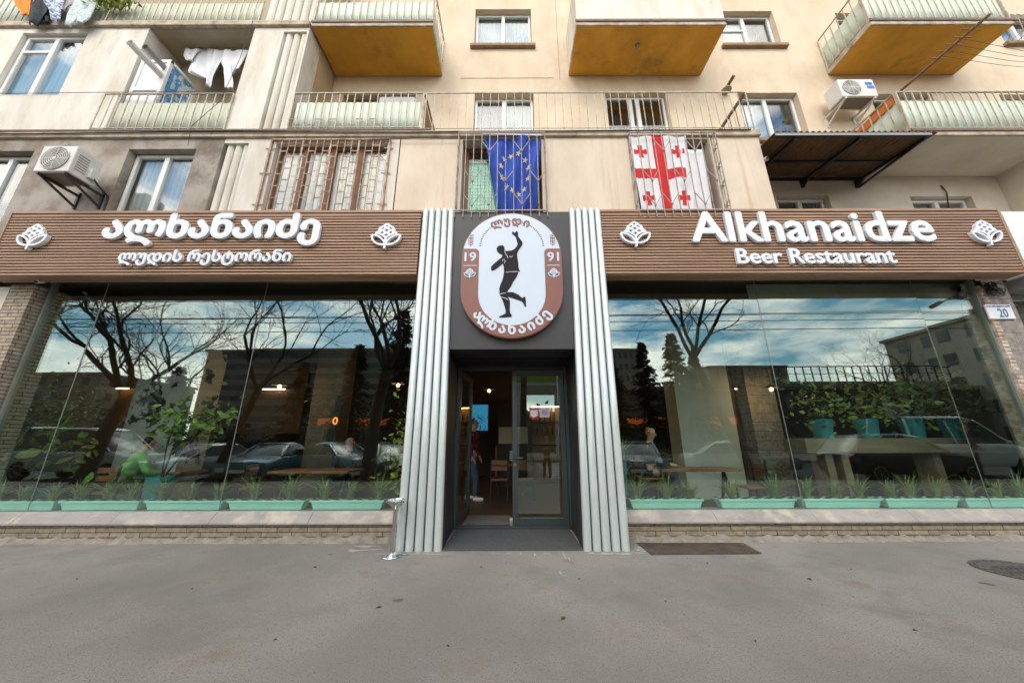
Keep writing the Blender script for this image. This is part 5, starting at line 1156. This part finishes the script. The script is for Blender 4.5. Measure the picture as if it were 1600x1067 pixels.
def person(label, loc, rz, top, bottom, hair, pose='stand', s=1.0, armL=None, armR=None, hairlen=0, seat=.46, lean=0, shoes=None, step=.0, head_dx=0):
    loc = Vector(loc); t = thing('person', label, 'person', loc); R_ = Matrix.Rotation(rz, 3, 'Z'); T = lambda p: loc + R_ @ (Vector(p) * s)
    sit = pose == 'sit'; hz = (seat + .10) / s if sit else .93
    up = lambda z, y=0, x=0: (x, y - lean * (z - .93), z + hz - .93)
    pel, wa, ch, ne, n2, h1, h2, h3 = up(.93), up(1.10), up(1.32, .0), up(1.46), up(1.53, -.012, head_dx * .4), up(1.59, -.03, head_dx), up(1.67, -.02, head_dx), up(1.75, -.01, head_dx)
    J = {}
    for sg, arm in ((-1, armL), (1, armR)):
        sh = up(1.41, 0, sg * .185); a = arm or ((sg * .25, .02, 1.13), (sg * .27, -.08, .90), (sg * .27, -.12, .83))
        J['sh', sg] = sh; J['el', sg], J['wr', sg], J['pa', sg] = [(p[0], p[1] - lean * (p[2] - .93), p[2] + hz - .93) for p in a]
        if sit: J['hip', sg], J['kn', sg], J['an', sg], J['to', sg] = (sg * .10, -.04, hz - .02), (sg * .13, -.46, hz + .01), (sg * .13, -.42, .09), (sg * .14, -.60, .045)
        else: J['hip', sg], J['kn', sg], J['an', sg], J['to', sg] = (sg * .095, 0, .88), (sg * .11, -.04 + sg * step * .5, .50), (sg * .12, .03 + sg * step, .09), (sg * .14, -.14 + sg * step, .04)
    V = [(pel, .125), (wa, .112), (ch, .135), (ne, .062), (n2, .052), (h1, .078), (h2, .092), (h3, .062)]; E = [(0, 1), (1, 2), (2, 3), (3, 4), (4, 5), (5, 6), (6, 7)]
    nose = (h1[0], h1[1] - .098, h1[2] + .035); V.append((nose, .014)); E.append((5, 8))
    for sg in (-1, 1):
        b = len(V); V += [(J['sh', sg], .062), (J['el', sg], .042), (J['wr', sg], .028), (J['pa', sg], .030)]; E += [(2, b), (b, b + 1), (b + 1, b + 2), (b + 2, b + 3)]
        w, p = Vector(J['wr', sg]), Vector(J['pa', sg]); d = (p - w).normalized(); sd = d.cross(Vector((0, 0, 1))); sd = sd.normalized() if sd.length > .2 else Vector((0, 1, 0)); cu = d.cross(sd).normalized()
        for k, (o, L_) in enumerate(((-.026, .066), (-.009, .082), (.009, .078), (.026, .06))):
            c = len(V); q1 = p + sd * o + d * L_ * .5; q2 = p + sd * o * 1.15 + d * L_ * .85 + cu * .02; V += [(tuple(q1), .009), (tuple(q2), .0075)]; E += [(b + 3, c), (c, c + 1)]
        c = len(V); q = w + d * .03 - sd * .035; V += [(tuple(q), .011), (tuple(q + d * .045 - sd * .01), .009)]; E += [(b + 2, c), (c, c + 1)]
        b = len(V); V += [(J['hip', sg], .085), (J['kn', sg], .056), (J['an', sg], .038), (J['to', sg], .03)]; E += [(0, b), (b, b + 1), (b + 1, b + 2), (b + 2, b + 3)]
    body = skin_mesh('body', [(T(p), r * s) for p, r in V], E, SKIN, t)
    V = [(pel, .152), (wa, .142), (ch, .165), (up(1.44), .085)]; E = [(0, 1), (1, 2), (2, 3)]
    for sg in (-1, 1):
        b = len(V); w = Vector(J['el', sg]).lerp(Vector(J['wr', sg]), .92); V += [(J['sh', sg], .083), (J['el', sg], .060), (tuple(w), .046)]; E += [(2, b), (b, b + 1), (b + 1, b + 2)]
    skin_mesh('jacket', [(T(p), r * s) for p, r in V], E, top, t)
    V = [(up(.96), .142), (pel, .138)]; E = [(0, 1)]
    for sg in (-1, 1):
        b = len(V); V += [(J['hip', sg], .100), (J['kn', sg], .074), (J['an', sg], .058)]; E += [(1, b), (b, b + 1), (b + 1, b + 2)]
    skin_mesh('trousers', [(T(p), r * s) for p, r in V], E, bottom, t)
    for sg in (-1, 1):
        an, to = Vector(J['an', sg]), Vector(J['to', sg]); hl = an + Vector((0, .05, -.045)); skin_mesh('shoe', [(T(hl), .045 * s), (T(an.lerp(to, .5) + Vector((0, 0, -.02))), .05 * s), (T(to + Vector((0, -.03, 0))), .038 * s)], [(0, 1), (1, 2)], shoes or 'black', t)
    hv = [(h3, .085), ((h2[0], h2[1] + .035, h2[2] + .01), .092), ((h2[0], h2[1] + .05, h2[2] - .07), .075)]; he = [(0, 1), (1, 2)]
    if hairlen: hv.append(((h2[0], h2[1] + .08, h2[2] - .07 - hairlen), .07)); he.append((2, 3))
    skin_mesh('hair', [(T(p), r * s) for p, r in hv], he, hair, t)
    m = MB(); [m.ball(T((h2[0] + e * .034, h2[1] - .083, h2[2] - .02)), .011) for e in (-1, 1)]; m.build('eyes', 'black', t, smooth=80)
    m = MB(); m.ball(T((h1[0], h1[1] - .072, h1[2] - .012)), .024, .012, .008); m.build('mouth', M('lips', (.35, .12, .1), rough=.5), t, smooth=80)
    m = MB(); [m.ball(T((h2[0] + e * .094, h2[1] + .01, h2[2] - .03)), .014, .024, .034) for e in (-1, 1)]; m.build('ears', SKIN, t, smooth=80)
    return t
GRN = M('lime_jacket', (.12, .40, .035), (.09, .32, .025), 5, .7); BLK = M('black_clothes', (.014, .014, .016), (.025, .025, .028), 6, .85); JEAN = M('blue_jeans', (.05, .10, .18), (.035, .07, .13), 8, .85); DKH = M('dark_hair', (.012, .009, .007), rough=.6); BLH = M('fair_hair', (.45, .22, .06), (.35, .16, .04), 20, .55)
PLD = M('red_plaid', (.24, .012, .016), (.02, .008, .008), 9, .85, lo=.46, hi=.54, stretch=(1.5, 1.5, 1)); OLV = M('olive_coat', (.10, .075, .05), (.07, .055, .035), 6, .85); DBL = M('dark_trousers', (.05, .05, .045), (.035, .035, .03), 6, .85)
person('seated person in a lime green jacket reaching over a table inside the left window', (-7.05, .55, FZ), rad(150), GRN, BLK, DKH, 'sit', 1.0, seat=.46, lean=.35, armL=((-.30, -.2, 1.12), (-.30, -.42, 1.10), (-.29, -.49, 1.10)), armR=((.26, -.2, 1.15), (.24, -.44, 1.08), (.22, -.51, 1.08)))
person('guest in black sitting behind the cup table inside the left window', (-3.6, 1.9, FZ), 0, BLK, JEAN, DKH, 'sit', 1.0, seat=.46, armL=((-.25, -.12, 1.15), (-.14, -.36, 1.10), (-.09, -.42, 1.10)), armR=((.25, -.12, 1.15), (.14, -.36, 1.10), (.09, -.42, 1.10)))
person('fair haired guest in dark clothes at the table inside the right window', (2.65, 1.05, FZ), rad(70), BLK, BLK, BLH, 'sit', 1.0, seat=.62, lean=.12, hairlen=.02, armL=((-.25, -.14, 1.15), (-.18, -.38, 1.06), (-.15, -.45, 1.05)), armR=((.25, -.14, 1.15), (.18, -.38, 1.06), (.15, -.45, 1.05)))
person('person in red plaid shirt and jeans standing behind the open door leaf', (-.93, 2.45, FZ), rad(80), PLD, JEAN, DKH, 'stand', 1.03, step=.14, shoes='pvc')
person('woman with long dark hair standing across the pavement at the kerb', (1.35, -8.2, -.15), rad(180), OLV, BLK, DKH, 'stand', .96, hairlen=.28, armL=((-.24, -.06, 1.15), (-.10, -.24, 1.22), (-.05, -.27, 1.27)), armR=((.24, -.06, 1.15), (.12, -.24, 1.2), (.07, -.27, 1.26)))
person('man in a brown coat and cap standing on the pavement far to the right', (13.9, -6.0, 0), rad(150), OLV, DBL, BLK, 'stand', 1.02, armL=((-.30, -.02, 1.15), (-.2, -.2, 1.05), (-.14, -.22, 1.03)), armR=((.30, -.02, 1.15), (.2, -.2, 1.05), (.14, -.22, 1.03)))

# ================================================================== ACROSS THE PAVEMENT: what the shop glass mirrors
CGL = M('car_glass', (.015, .02, .022), rough=.18, spec=.35); TYRE = M('tyre', (.012, .012, .012), rough=.8); HLM = M('headlamp', (.6, .62, .64), rough=.1)
def loft(mb, rings, closed=False):
    n = len(rings[0]); vs = [p for r in rings for p in r]; fs = []
    for i in range(len(rings) - 1):
        for k in range(n - (0 if closed else 1)): fs.append((i * n + k, (i + 1) * n + k, (i + 1) * n + (k + 1) % n, i * n + (k + 1) % n))
    fs.append(tuple(range(n))); fs.append(tuple(range(len(rings) * n - 1, (len(rings) - 1) * n - 1, -1))); return mb.add(vs, fs)
def car(label, loc, rz, paint, kind='sedan'):
    """nose towards local -y"""
    t = thing('parked_car' if kind != 'van' else 'parked_van', label, 'car' if kind != 'van' else 'van', loc, 'vehicles parked along the kerb'); t.rotation_euler = (0, 0, rz)
    if kind == 'van': L_, W, st, cb = 5.2, .97, [(-2.6, .55, .70), (-2.5, .40, .95), (-1.75, .38, 1.12), (-1.2, .38, 1.15), (2.5, .38, 1.15), (2.6, .45, 1.1)], [(-1.72, 1.12, .02), (-.75, 1.98, .9), (-.3, 2.08, .95), (2.45, 2.08, .95), (2.58, 1.15, .1)]
    elif kind == 'suv': L_, W, st, cb = 4.6, .93, [(-2.3, .5, .72), (-2.2, .36, .92), (-1.2, .33, 1.05), (-.9, .33, 1.07), (2.15, .33, 1.07), (2.3, .45, .95)], [(-1.1, 1.06, .02), (-.35, 1.62, .85), (.3, 1.70, .9), (1.7, 1.66, .88), (2.2, 1.08, .1)]
    else: L_, W, st, cb = 4.5, .88, [(-2.25, .45, .62), (-2.12, .30, .76), (-1.1, .26, .90), (-.8, .26, .93), (1.4, .26, .94), (2.1, .3, .90), (2.25, .42, .75)], [(-1.0, .91, .02), (-.15, 1.38, .82), (.4, 1.44, .86), (1.0, 1.38, .82), (1.75, .93, .05)]
    rings = []
    for y, zb, zt in st:
        e = .80 if y in (st[0][0], st[-1][0]) else 1; w = W * e
        rings.append([(-w * .92, y, zb), (-w, y, zb + .12), (-w, y, zt - .10), (-w * .93, y, zt - .01), (-w * .5, y, zt + .03), (w * .5, y, zt + .03), (w * .93, y, zt - .01), (w, y, zt - .10), (w, y, zb + .12), (w * .92, y, zb)])
    b = loft(MB(), rings, True).build('body', paint, t, smooth=35, local=True); fixn(b)
    rings = []
    for y, z, f in cb:
        wb = W * .90; wt = W * (.90 - .22 * f); zt0 = 1.0 * (cb[0][1])
        rings.append([(-wb, y, cb[0][1] - .06), (-wt, y, z - .05), (-wt * .85, y, z), (wt * .85, y, z), (wt, y, z - .05), (wb, y, cb[0][1] - .06)])
    fixn(loft(MB(), rings, True).build('windows', CGL, t, smooth=35, local=True))
    m = MB(); mid = [c for c in cb if c[2] > .5]; rr = []
    for y, z, f in mid: wt = W * (.90 - .22 * f); rr.append([(-wt - .012, y, z - .07), (-wt * .86, y, z + .014), (wt * .86, y, z + .014), (wt + .012, y, z - .07), (wt * .8, y, z - .03), (-wt * .8, y, z - .03)])
    loft(m, rr, True)
    for sg in (-1, 1):
        for (a, bb) in zip(cb[:-1], cb[1:]):
            if abs(a[2] - bb[2]) > .3: m.bar((sg * W * (.90 - .22 * a[2]) , a[0], a[1]), (sg * (W * (.90 - .22 * bb[2]) + .005), bb[0], bb[1] - .03), .05)
        ym = (mid[0][0] + mid[-1][0]) / 2; m.bar((sg * (W * .905), ym, cb[0][1]), (sg * (W * .90 - W * .2), ym, mid[0][1] - .05), .05)
    fixn(m.build('roof', paint, t, smooth=40, local=True))
    wr = .36 if kind != 'sedan' else .32
    for yy in (st[1][0] + .62, st[-2][0] - .55):
        for sg in (-1, 1):
            m = MB(); m.tube([(sg * (W - .21), yy, wr), (sg * (W + .005), yy, wr)], wr, 22); w = m.build('wheel', TYRE, t, smooth=40, local=True)
            m = MB(); x = sg * (W + .008)
            for k in range(5): a = 2 * pi * k / 5; m.bar((x, yy, wr), (x, yy + wr * .6 * cos(a), wr + wr * .6 * sin(a)), .05, .012)
            m.tube([(x, yy + wr * .62 * cos(2 * pi * k / 20), wr + wr * .62 * sin(2 * pi * k / 20)) for k in range(21)], .016, 5, False); m.build('rim', 'alu', w, local=True)
    y0 = st[0][0]
    for sg in (-1, 1):
        MB().box(sg * W * .45, sg * W * .80, y0 - .02, y0 + .10, st[0][2] - .13, st[0][2] - .0).build('headlight', HLM, t, bevel=.02, local=True)
        MB().box(sg * W * .55, sg * W * .80, st[-1][0] - .06, st[-1][0] + .015, st[-1][2] - .18, st[-1][2] - .02).build('tail_light', M('tail_red', (.25, .01, .01), rough=.3), t, bevel=.02, local=True)
        MB().ball((sg * (W + .08), cb[0][0] + .35, cb[0][1] + .06), .09, .05, .07).build('mirror', paint, t, smooth=60, local=True)
    MB().box(-W * .42, W * .42, y0 - .012, y0 + .05, st[0][1] + .02, st[0][2] - .14).build('grille', 'black', t, local=True)
    MB().box(-.26, .26, y0 - .022, y0 - .013, st[0][1] - .02, st[0][1] + .09).build('number_plate', 'pvc', t, local=True)
    return t
def paint(n, c): return M(n, c, rough=.25, coat=.6)
RZ = -.15
def carpos(px, py, dv): p = MIR(px, py, dv); return (p.x, p.y, RZ)
car('dark teal saloon parked nose to the shop, seen in the left window', carpos(420, 730, 14.8), rad(172), paint('teal_paint', (.06, .13, .16)))
car('silver grey saloon parked nose to the shop beside the dark teal one', carpos(305, 730, 15.0), rad(190), paint('silver_paint', (.30, .30, .32)))
car('black saloon in the second row behind the silver grey one', carpos(330, 700, 19.5), rad(90), paint('black_paint_car', (.012, .013, .015)))
car('pale green van parked side on at the left end of the row', carpos(130, 730, 15.2), rad(90), paint('van_green', (.36, .42, .37)), 'van')
car('steel blue saloon parked slantwise near the left column', carpos(525, 730, 16.2), rad(120), paint('steel_paint', (.17, .25, .29)))
car('grey saloon parked behind the steel blue one', carpos(610, 725, 15.5), rad(150), paint('grey_paint', (.09, .10, .10)))
car('silver saloon parked nose to the shop beyond the right column', carpos(1000, 735, 14.6), rad(200), paint('pale_silver_paint', (.20, .215, .22)))
car('white saloon parked side on behind the cream pier', carpos(1150, 725, 16.5), rad(95), paint('white_paint', (.32, .34, .34)))
car('black off-roader parked side on under the high counter reflection', carpos(1400, 740, 13.6), rad(90), paint('suv_paint', (.012, .015, .02)), 'suv')
car('large white van parked side on at the right end of the row', carpos(1485, 720, 15.4), rad(90), paint('white_van_paint', (.60, .66, .65)), 'van').scale = (1.1, 1.0, 1.16)

def bare_tree(label, base, h, r, seed, fork, spread=.6, lean=(0, 0), depth=7):
    rr = random.Random(seed); base = Vector(base); t = thing('bare_tree', label, 'tree', base, 'bare street trees along the kerb')
    fk = base + Vector((lean[0], lean[1], fork)); MB().tube([base + Vector((0, 0, -.15)), base + Vector((lean[0] * .1, 0, .25)), base.lerp(fk, .5) + Vector((rr.uniform(-.1, .1), 0, 0)), fk], [r * 1.35, r * 1.05, r * .9, r * .8], 10).build('trunk', 'bare', t, smooth=70)
    m = MB()
    def grow(p, d, L_, rad_, lv):
        pts = [p]; q = p; dd = d.copy(); n = 4
        for i in range(n):
            dd = (dd + Vector((rr.gauss(0, .17), rr.gauss(0, .17) - (.35 if q.y > base.y + 1.3 else .0), rr.gauss(.03, .10)))).normalized(); q = q + dd * L_ / n; pts.append(q)
        rs = [rad_ * (1 - .30 * i / n) for i in range(n + 1)]; m.tube(pts, rs, 6 if lv > 3 else 4 if lv > 1 else 3, False)
        if lv <= 0 or rad_ < .003: return
        k = 2 if rr.random() < .35 else 3
        for i in range(k):
            ax = dd.orthogonal().normalized(); ax.rotate(Matrix.Rotation(rr.uniform(0, 6.28), 3, dd)); nd = dd.copy(); nd.rotate(Matrix.Rotation(rr.uniform(.25, spread + .15), 3, ax))
            grow(pts[-1] if i < 2 else pts[-2], nd, L_ * rr.uniform(.62, .84), rs[-1] * (.80 if i == 0 else .60), lv - 1)
        for _ in range(2 if lv > 1 else 1):
            ax = dd.orthogonal().normalized(); ax.rotate(Matrix.Rotation(rr.uniform(0, 6.28), 3, dd)); nd = dd.copy(); nd.rotate(Matrix.Rotation(.8, 3, ax)); grow(pts[2], nd, L_ * .5, rs[2] * .4, max(lv - 3, 0))
    nb = 4
    for i in range(nb):
        a = 2 * pi * i / nb + rr.uniform(-.4, .4); grow(fk, Vector((cos(a) * rr.uniform(.35, .75), sin(a) * rr.uniform(.35, .75), 1)).normalized(), h * .25 * rr.uniform(.85, 1.1), r * .44, depth)
    m.build('branches', 'bare', t, smooth=70); return t
def tb(px, py, dv): p = MIR(px, py, dv); return (p.x, p.y, 0)
bare_tree('thick bare tree mirrored at the left end of the left window', tb(125, 740, 12.6), 9.5, .24, 1, 2.9, .62, (.6, 0))
bare_tree('slender leaning bare tree mirrored in the middle of the left window', tb(328, 740, 13.0), 9, .15, 5, 3.2, .55, (1.0, 0))
bare_tree('stout bare tree mirrored beside the left column', tb(570, 730, 12.8), 10, .22, 3, 3.9, .5, (.35, 0))
bare_tree('leaning bare tree mirrored behind the cream pier', tb(1185, 745, 12.8), 10, .17, 8, 4.3, .55, (-1.6, 0))
bare_tree('slim bare tree mirrored between the left and middle trunks', tb(225, 700, 17.5), 9, .17, 9, 3.0, .6, (.2, 0), 5)
bare_tree('twiggy bare tree mirrored above the white van', tb(1435, 700, 21), 8, .14, 10, 2.8, .45, (0, 0), 5)
bare_tree('bare tree mirrored at the closed door leaf', tb(818, 720, 14), 10, .17, 12, 4.4, .5, (.1, 0), 5)

def conifer(label, base, h, w, seed, src=None):
    base = Vector(base)
    if src is not None:
        c = copy_tree(src, None, base); c['label'] = label; c.scale = (w, w, h); c.rotation_euler = (0, 0, seed); return c
    t = thing('conifer', label, 'tree', base, 'dark conifers across the road'); rr = random.Random(seed)
    MB().tube([(0, 0, 0), (0, 0, .5), (0, 0, 1.0)], [.028, .018, .003], 8).build('trunk', 'bare', t, smooth=70, local=True)
    m = MB(); tiers = 26
    for i in range(tiers):
        f = i / (tiers - 1); z = .16 + .82 * f; R = .21 * (1 - f) ** .75 + .012
        for k in range(int(6 + 6 * (1 - f))):
            a = rr.uniform(0, 6.28); L_ = R * rr.uniform(.55, 1.25); d = Vector((cos(a), sin(a), -.25 + .3 * f)); s = Vector((-sin(a), cos(a), 0))
            for j in range(7):
                q = Vector((0, 0, z + rr.uniform(-.012, .012))) + d * L_ * (j + 1) / 7
                for sg in (-1, 1):
                    e = q + s * sg * .035 * rr.uniform(.5, 1.3) * (1.2 - j / 8) + d * .02 + Vector((0, 0, rr.uniform(-.022, .008))); w_ = d * .011
                    m.add([q - w_, q + w_, e + w_ * .5, e - w_ * .4 + Vector((0, 0, -.006))], [(0, 1, 2, 3)])
    m.build('crown', 'needle', t, local=True); t.location = base; t.scale = (w, w, h); return t
cbase = lambda px, dv: (MIR(px, 690, dv).x, MIR(px, 690, dv).y, -.1)
c0 = conifer('broad dark conifer left of the stout bare tree', cbase(452, 33), 9.0, 9.5, 3)
for px, dv, h, w, lb in ((540, 31, 10.2, 10, 'dark conifer just behind the stout bare tree'), (612, 28, 12.5, 9, 'tall dark conifer mirrored by the left column'), (965, 30, 8.6, 9, 'dark conifer mirrored by the right column'), (1020, 33, 11.0, 9, 'second dark conifer from the right column'), (1072, 31, 11.2, 10, 'third dark conifer, left of the leaning trunk'), (1105, 36, 10.5, 10, 'dark conifer partly behind the leaning trunk'), (245, 30, 8.0, 9, 'low dark conifer behind the silver grey saloon')):
    conifer(lb, cbase(px, dv), h, w, px * .7, c0)

def building(label, x0, x1, y0, y1, h, wallm, floors, cols, band=False, sides=True):
    t = thing('building_across', label, 'building', ((x0 + x1) / 2, (y0 + y1) / 2, 0)); MB().box(x0, x1, y0, y1, -.2, h).build('wall', wallm, t)
    MB().box(x0 - .4, x1 + .4, y0 - .4, y1 + .4, h, h + .5).build('cornice', 'slab', t)
    fh = h / floors; wm = M('far_window', (.05, .06, .065), (.16, .19, .2), .35, .15, coord='World')
    def strip(a0, a1, mk):
        m = MB()
        for f in range(floors):
            z0 = fh * f + fh * .32; z1 = fh * f + fh * .82
            if band: mk(m, a0, a1, z0, z1)
            else:
                p = (a1 - a0) / cols
                for c in range(cols): mk(m, a0 + p * (c + .28), a0 + p * (c + .72), z0, z1)
        return m
    strip(x0 + 1, x1 - 1, lambda m, a, b, c, d: m.box(a, b, y1 - .01, y1 + .06, c, d)).build('windows', wm, t)
    if sides:
        strip(y0 + 1, y1 - 1, lambda m, a, b, c, d: m.box(x0 - .06, x0 + .01, a, b, c, d)).build('windows', wm, t); strip(y0 + 1, y1 - 1, lambda m, a, b, c, d: m.box(x1 - .01, x1 + .06, a, b, c, d)).build('windows', wm, t)
    return t
BC = M('far_concrete', (.36, .34, .29), (.28, .26, .22), .3, .9, coord='World'); BC2 = M('far_render', (.46, .43, .35), (.37, .34, .28), .3, .9, coord='World')
building('long banded office block across the road', -66, -20, -82, -66, 20, BC, 9, 1, True)
building('tall flat block mirrored beside the right column', 24, 33, -92, -78, 23, BC2, 8, 5)
building('cream corner building with rows of windows mirrored at the right end', 70, 92, -58, -26, 19, BC2, 5, 8)
building('low long building far across the road on the right', 50, 68, -96, -80, 19, BC, 6, 10)
building('distant grey block mirrored at the left end', -110, -80, -80, -60, 14, BC, 5, 8)
def kiosk(label, x0, x1, y, fascia, cat='shop'):
    t = thing('roadside_shop', label, cat, ((x0 + x1) / 2, y, 0)); MB().box(x0, x1, y - 4, y, -.1, 3.0).build('wall', BC, t); MB().box(x0 - .3, x1 + .3, y - 4.3, y + .6, 3.0, 3.75).build('fascia', fascia, t)
    m = MB(); n = int((x1 - x0) / 2.2); [m.box(x0 + .3 + i * (x1 - x0 - .6) / n, x0 + .3 + (i + .85) * (x1 - x0 - .6) / n, y - .02, y + .05, .5, 2.6) for i in range(n)]; m.build('windows', CGL, t)
ORG = emit('glowing_orange_fascia', (.85, .17, .035), 1.1)  # glow added to make the mirrored orange band show
kiosk('low roadside shop with an orange fascia across the road on the left', -21, -10, -33.5, ORG); kiosk('low roadside shop with an orange fascia across the road on the right', 9, 24, -33.5, ORG)
t = thing('station_canopy', 'green edged filling station canopy across the road', 'canopy', (4, -27, 0)); MB().box(-4, 8.5, -32, -25, 6.2, 6.5).build('roof', 'pvc', t); MB().box(-4.1, 8.6, -32.1, -24.9, 6.5, 7.3).build('fascia', M('lime_fascia', (.22, .42, .03), rough=.5), t)
for x, y in ((.5, -26), (4.5, -26), (.5, -31), (4.5, -31)): MB().box(x, x + .4, y, y + .4, -.1, 6.2).build('post', 'pvc', t)
t = thing('street_lamp', 'slim grey street lamp at the kerb opposite the doorway', 'street lamp', (1.9, -7.4, 0)); MB().tube([(1.9, -7.4, 0), (1.9, -7.4, 7.5), (1.9, -8.6, 8.3)], [.08, .06, .04], 10).build('pole', 'alu', t, smooth=60); MB().box(1.78, 2.02, -9.2, -8.6, 8.24, 8.36).build('lamp_head', 'alu', t, bevel=.02)
t = thing('footbridge', 'raised walkway with a dark railing on a stone block base', 'footbridge', (22, -20, 0)); MB().box(14.5, 34, -21.9, -20.95, 5.2, 5.6).build('deck', BC, t); MB().box(17.5, 19.6, -21.7, -21.1, -.1, 5.2).build('pier', brick_mat('block_pier', (.33, .30, .26), (.42, .39, .34), (.12, .11, .1), .8, .4), t)
MB().box(28, 30, -21.7, -21.1, -.1, 5.2).build('pier', BC, t); m = MB(); [m.bar((14.6 + i * .62, -20.98, 5.6), (14.6 + i * .62, -20.98, 6.75), .06) for i in range(32)]; m.bar((14.5, -20.98, 6.75), (34, -20.98, 6.75), .07); m.bar((14.5, -20.98, 6.2), (34, -20.98, 6.2), .04); m.build('railing', 'black', t)
bush = thing('roadside_bush', 'pale leafy bush mirrored at the left end of the left window', 'bush', tb(75, 690, 24)); leafmass(MB(), Vector(tb(75, 690, 24)) + Vector((0, 0, 3)), (2.2, 1.6, 2.4), 900, .28, 44).build('leaves', 'leaf', bush); MB().tube([Vector(tb(75, 690, 24)), Vector(tb(75, 690, 24)) + Vector((0, 0, 3))], .15, 6).build('stem', 'bare', bush)
for i, (ya, yb, z) in enumerate(((-11.5, -11.5, 8.3), (-12.5, -12.5, 7.4), (-13, -12.6, 9.2), (-12, -12.4, 6.7), (-11.2, -11.4, 10.2), (-14, -13.4, 8.0), (-10.8, -11.6, 7.0), (-15, -14.2, 9.9))):
    m = MB(); m.tube([(-60 + 120 * k / 24, ya + (yb - ya) * k / 24, z + .5 * ((k - 12) / 12) ** 2 + .1 * i * (k / 24)) for k in range(25)], .02, 4)
    tag(m.build('overhead_wire', 'black'), 'black overhead wire strung along the road', 'wire', 'overhead wires along the road', 'thing')

# far belt of trees closing the street
m = MB(); rr = random.Random(5)
for i in range(70):
    x = -150 + i * 4.4; leafmass(m, (x, -62 - rr.uniform(0, 14), rr.uniform(2, 4)), (5, 4, rr.uniform(4, 9)), 130, 1.3, 300 + i)
tag(m.build('far_trees', 'needle'), 'dark far belt of trees across the road', 'trees', kind='stuff')

building('long grey garage row behind the walkway', 12, 69, -52, -45, 8.4, M('garage_wall', (.16, .15, .13), (.11, .105, .09), .4, .9, coord='World'), 2, 24, sides=False)
rm = MB(); [rm.box(1.6, 4.6, -9.2 - i * 1.05, -9.75 - i * 1.05, -.147, -.144) for i in range(10)]
tag(rm.build('road_markings', M('road_paint', (.55, .55, .53), (.40, .40, .38), 6, .8, coord='World')), kind='structure')
# limewash drips and cement smears on the pavement round the doorway
pv = bpy.data.objects['pavement']; rr = random.Random(8); m = MB()
def blot(cx, cy, rx, ry, n=16):
    k = len(m.v) and 0; z = .0022 + .0004 * (len(m.f) % 5)
    m.add([(cx + rx * cos(2 * pi * i / n) * rr.uniform(.6, 1.15), cy + ry * sin(2 * pi * i / n) * rr.uniform(.6, 1.15), z) for i in range(n)], [tuple(range(n))])
for a, b, c, d in ((.62, -1.33, .014, .16), (.66, -1.46, .009, .07), (.27, -1.29, .011, .08), (-.05, -1.255, .05, .015), (-.22, -1.25, .07, .012), (.10, -1.26, .012, .05), (.5, -1.9, .010, .06), (.53, -1.98, .025, .010), (.42, -1.26, .06, .012)): blot(a, b, c, d, 22)
for i in range(26):
    sg = -1 if i % 2 else 1; blot(sg * rr.uniform(.9, 1.65), -1.235 - rr.random() * .05, rr.uniform(.03, .10), rr.uniform(.008, .025))
for i in range(14): blot(-1.62 - rr.random() * .5, -.86 - rr.random() * .3, rr.uniform(.03, .12), rr.uniform(.01, .03)); blot(1.56 + rr.random() * .1, -1.0 - rr.random() * .2, .03, .03)
m.build('lime_stain', M('lime_stain', (.46, .44, .41), (.30, .28, .255), 12, .9, coord='World'), pv)

AMB = M('brown_back', (.16, .085, .035), (.11, .055, .022), 3, .6)
for px, py, yy, ww, lb in ((172, 612, 2.2, 1.0, 'dark brown wall panel with a warm strip lamp above the green jacket'), (425, 612, 4.2, .9, 'dark brown wall panel with a warm strip lamp left of the orange neon ring'), (1172, 612, 2.9, .4, 'dark brown wall panel with a warm strip lamp at the edge of the cream pier')):
    g = P(px, py, yy); t = thing('wall_light', lb, 'wall light', g)
    MB().box(g.x - ww, g.x + ww, yy + .16, yy + .20, g.z - 1.2, g.z + .9).build('back_panel', AMB, t); MB().box(g.x - .38, g.x + .38, yy - .06, yy + .159, g.z + .10, g.z + .13).build('hood', 'black', t); MB().box(g.x - .34, g.x + .34, yy + .05, yy + .08, g.z + .075, g.z + .098).build('strip_light', 'strip', t)
m = MB(); rr = random.Random(21)
for px, py, sz in ((752, 886, .02), (880, 966, .035), (592, 949, .03), (492, 886, .03), (1040, 940, .018), (1265, 905, .03), (300, 920, .015), (1430, 985, .02), (700, 1010, .014), (1180, 1002, .016), (905, 905, .014), (120, 905, .02), (1330, 890, .018), (430, 1000, .014), (1105, 880, .02)):
    d = CM @ Vector(((px - 800) / FPX, (533.5 - py) / FPX, -1)); q = CAM + d * (-CAM.z / d.z); a = rr.uniform(0, 6); c, s_ = cos(a) * sz, sin(a) * sz
    m.add([q + Vector((c, s_, .004)), q + Vector((-s_ * .5, c * .5, .012)), q + Vector((-c, -s_, .003)), q + Vector((s_ * .5, -c * .5, .010)), q + Vector((0, 0, .003))], [(0, 1, 4), (1, 2, 4), (2, 3, 4), (3, 0, 4)])
tag(m.build('fallen_leaves', M('dry_leaf', (.045, .03, .02), (.10, .06, .03), 20, .8)), 'dry leaf bits and specks of litter scattered on the pavement', 'leaves', kind='stuff')

building('low brown shop row behind the filling station', -19, 11.5, -52, -45, 5.0, M('shop_row_wall', (.14, .12, .10), (.10, .085, .07), .4, .9, coord='World'), 2, 12, sides=False)
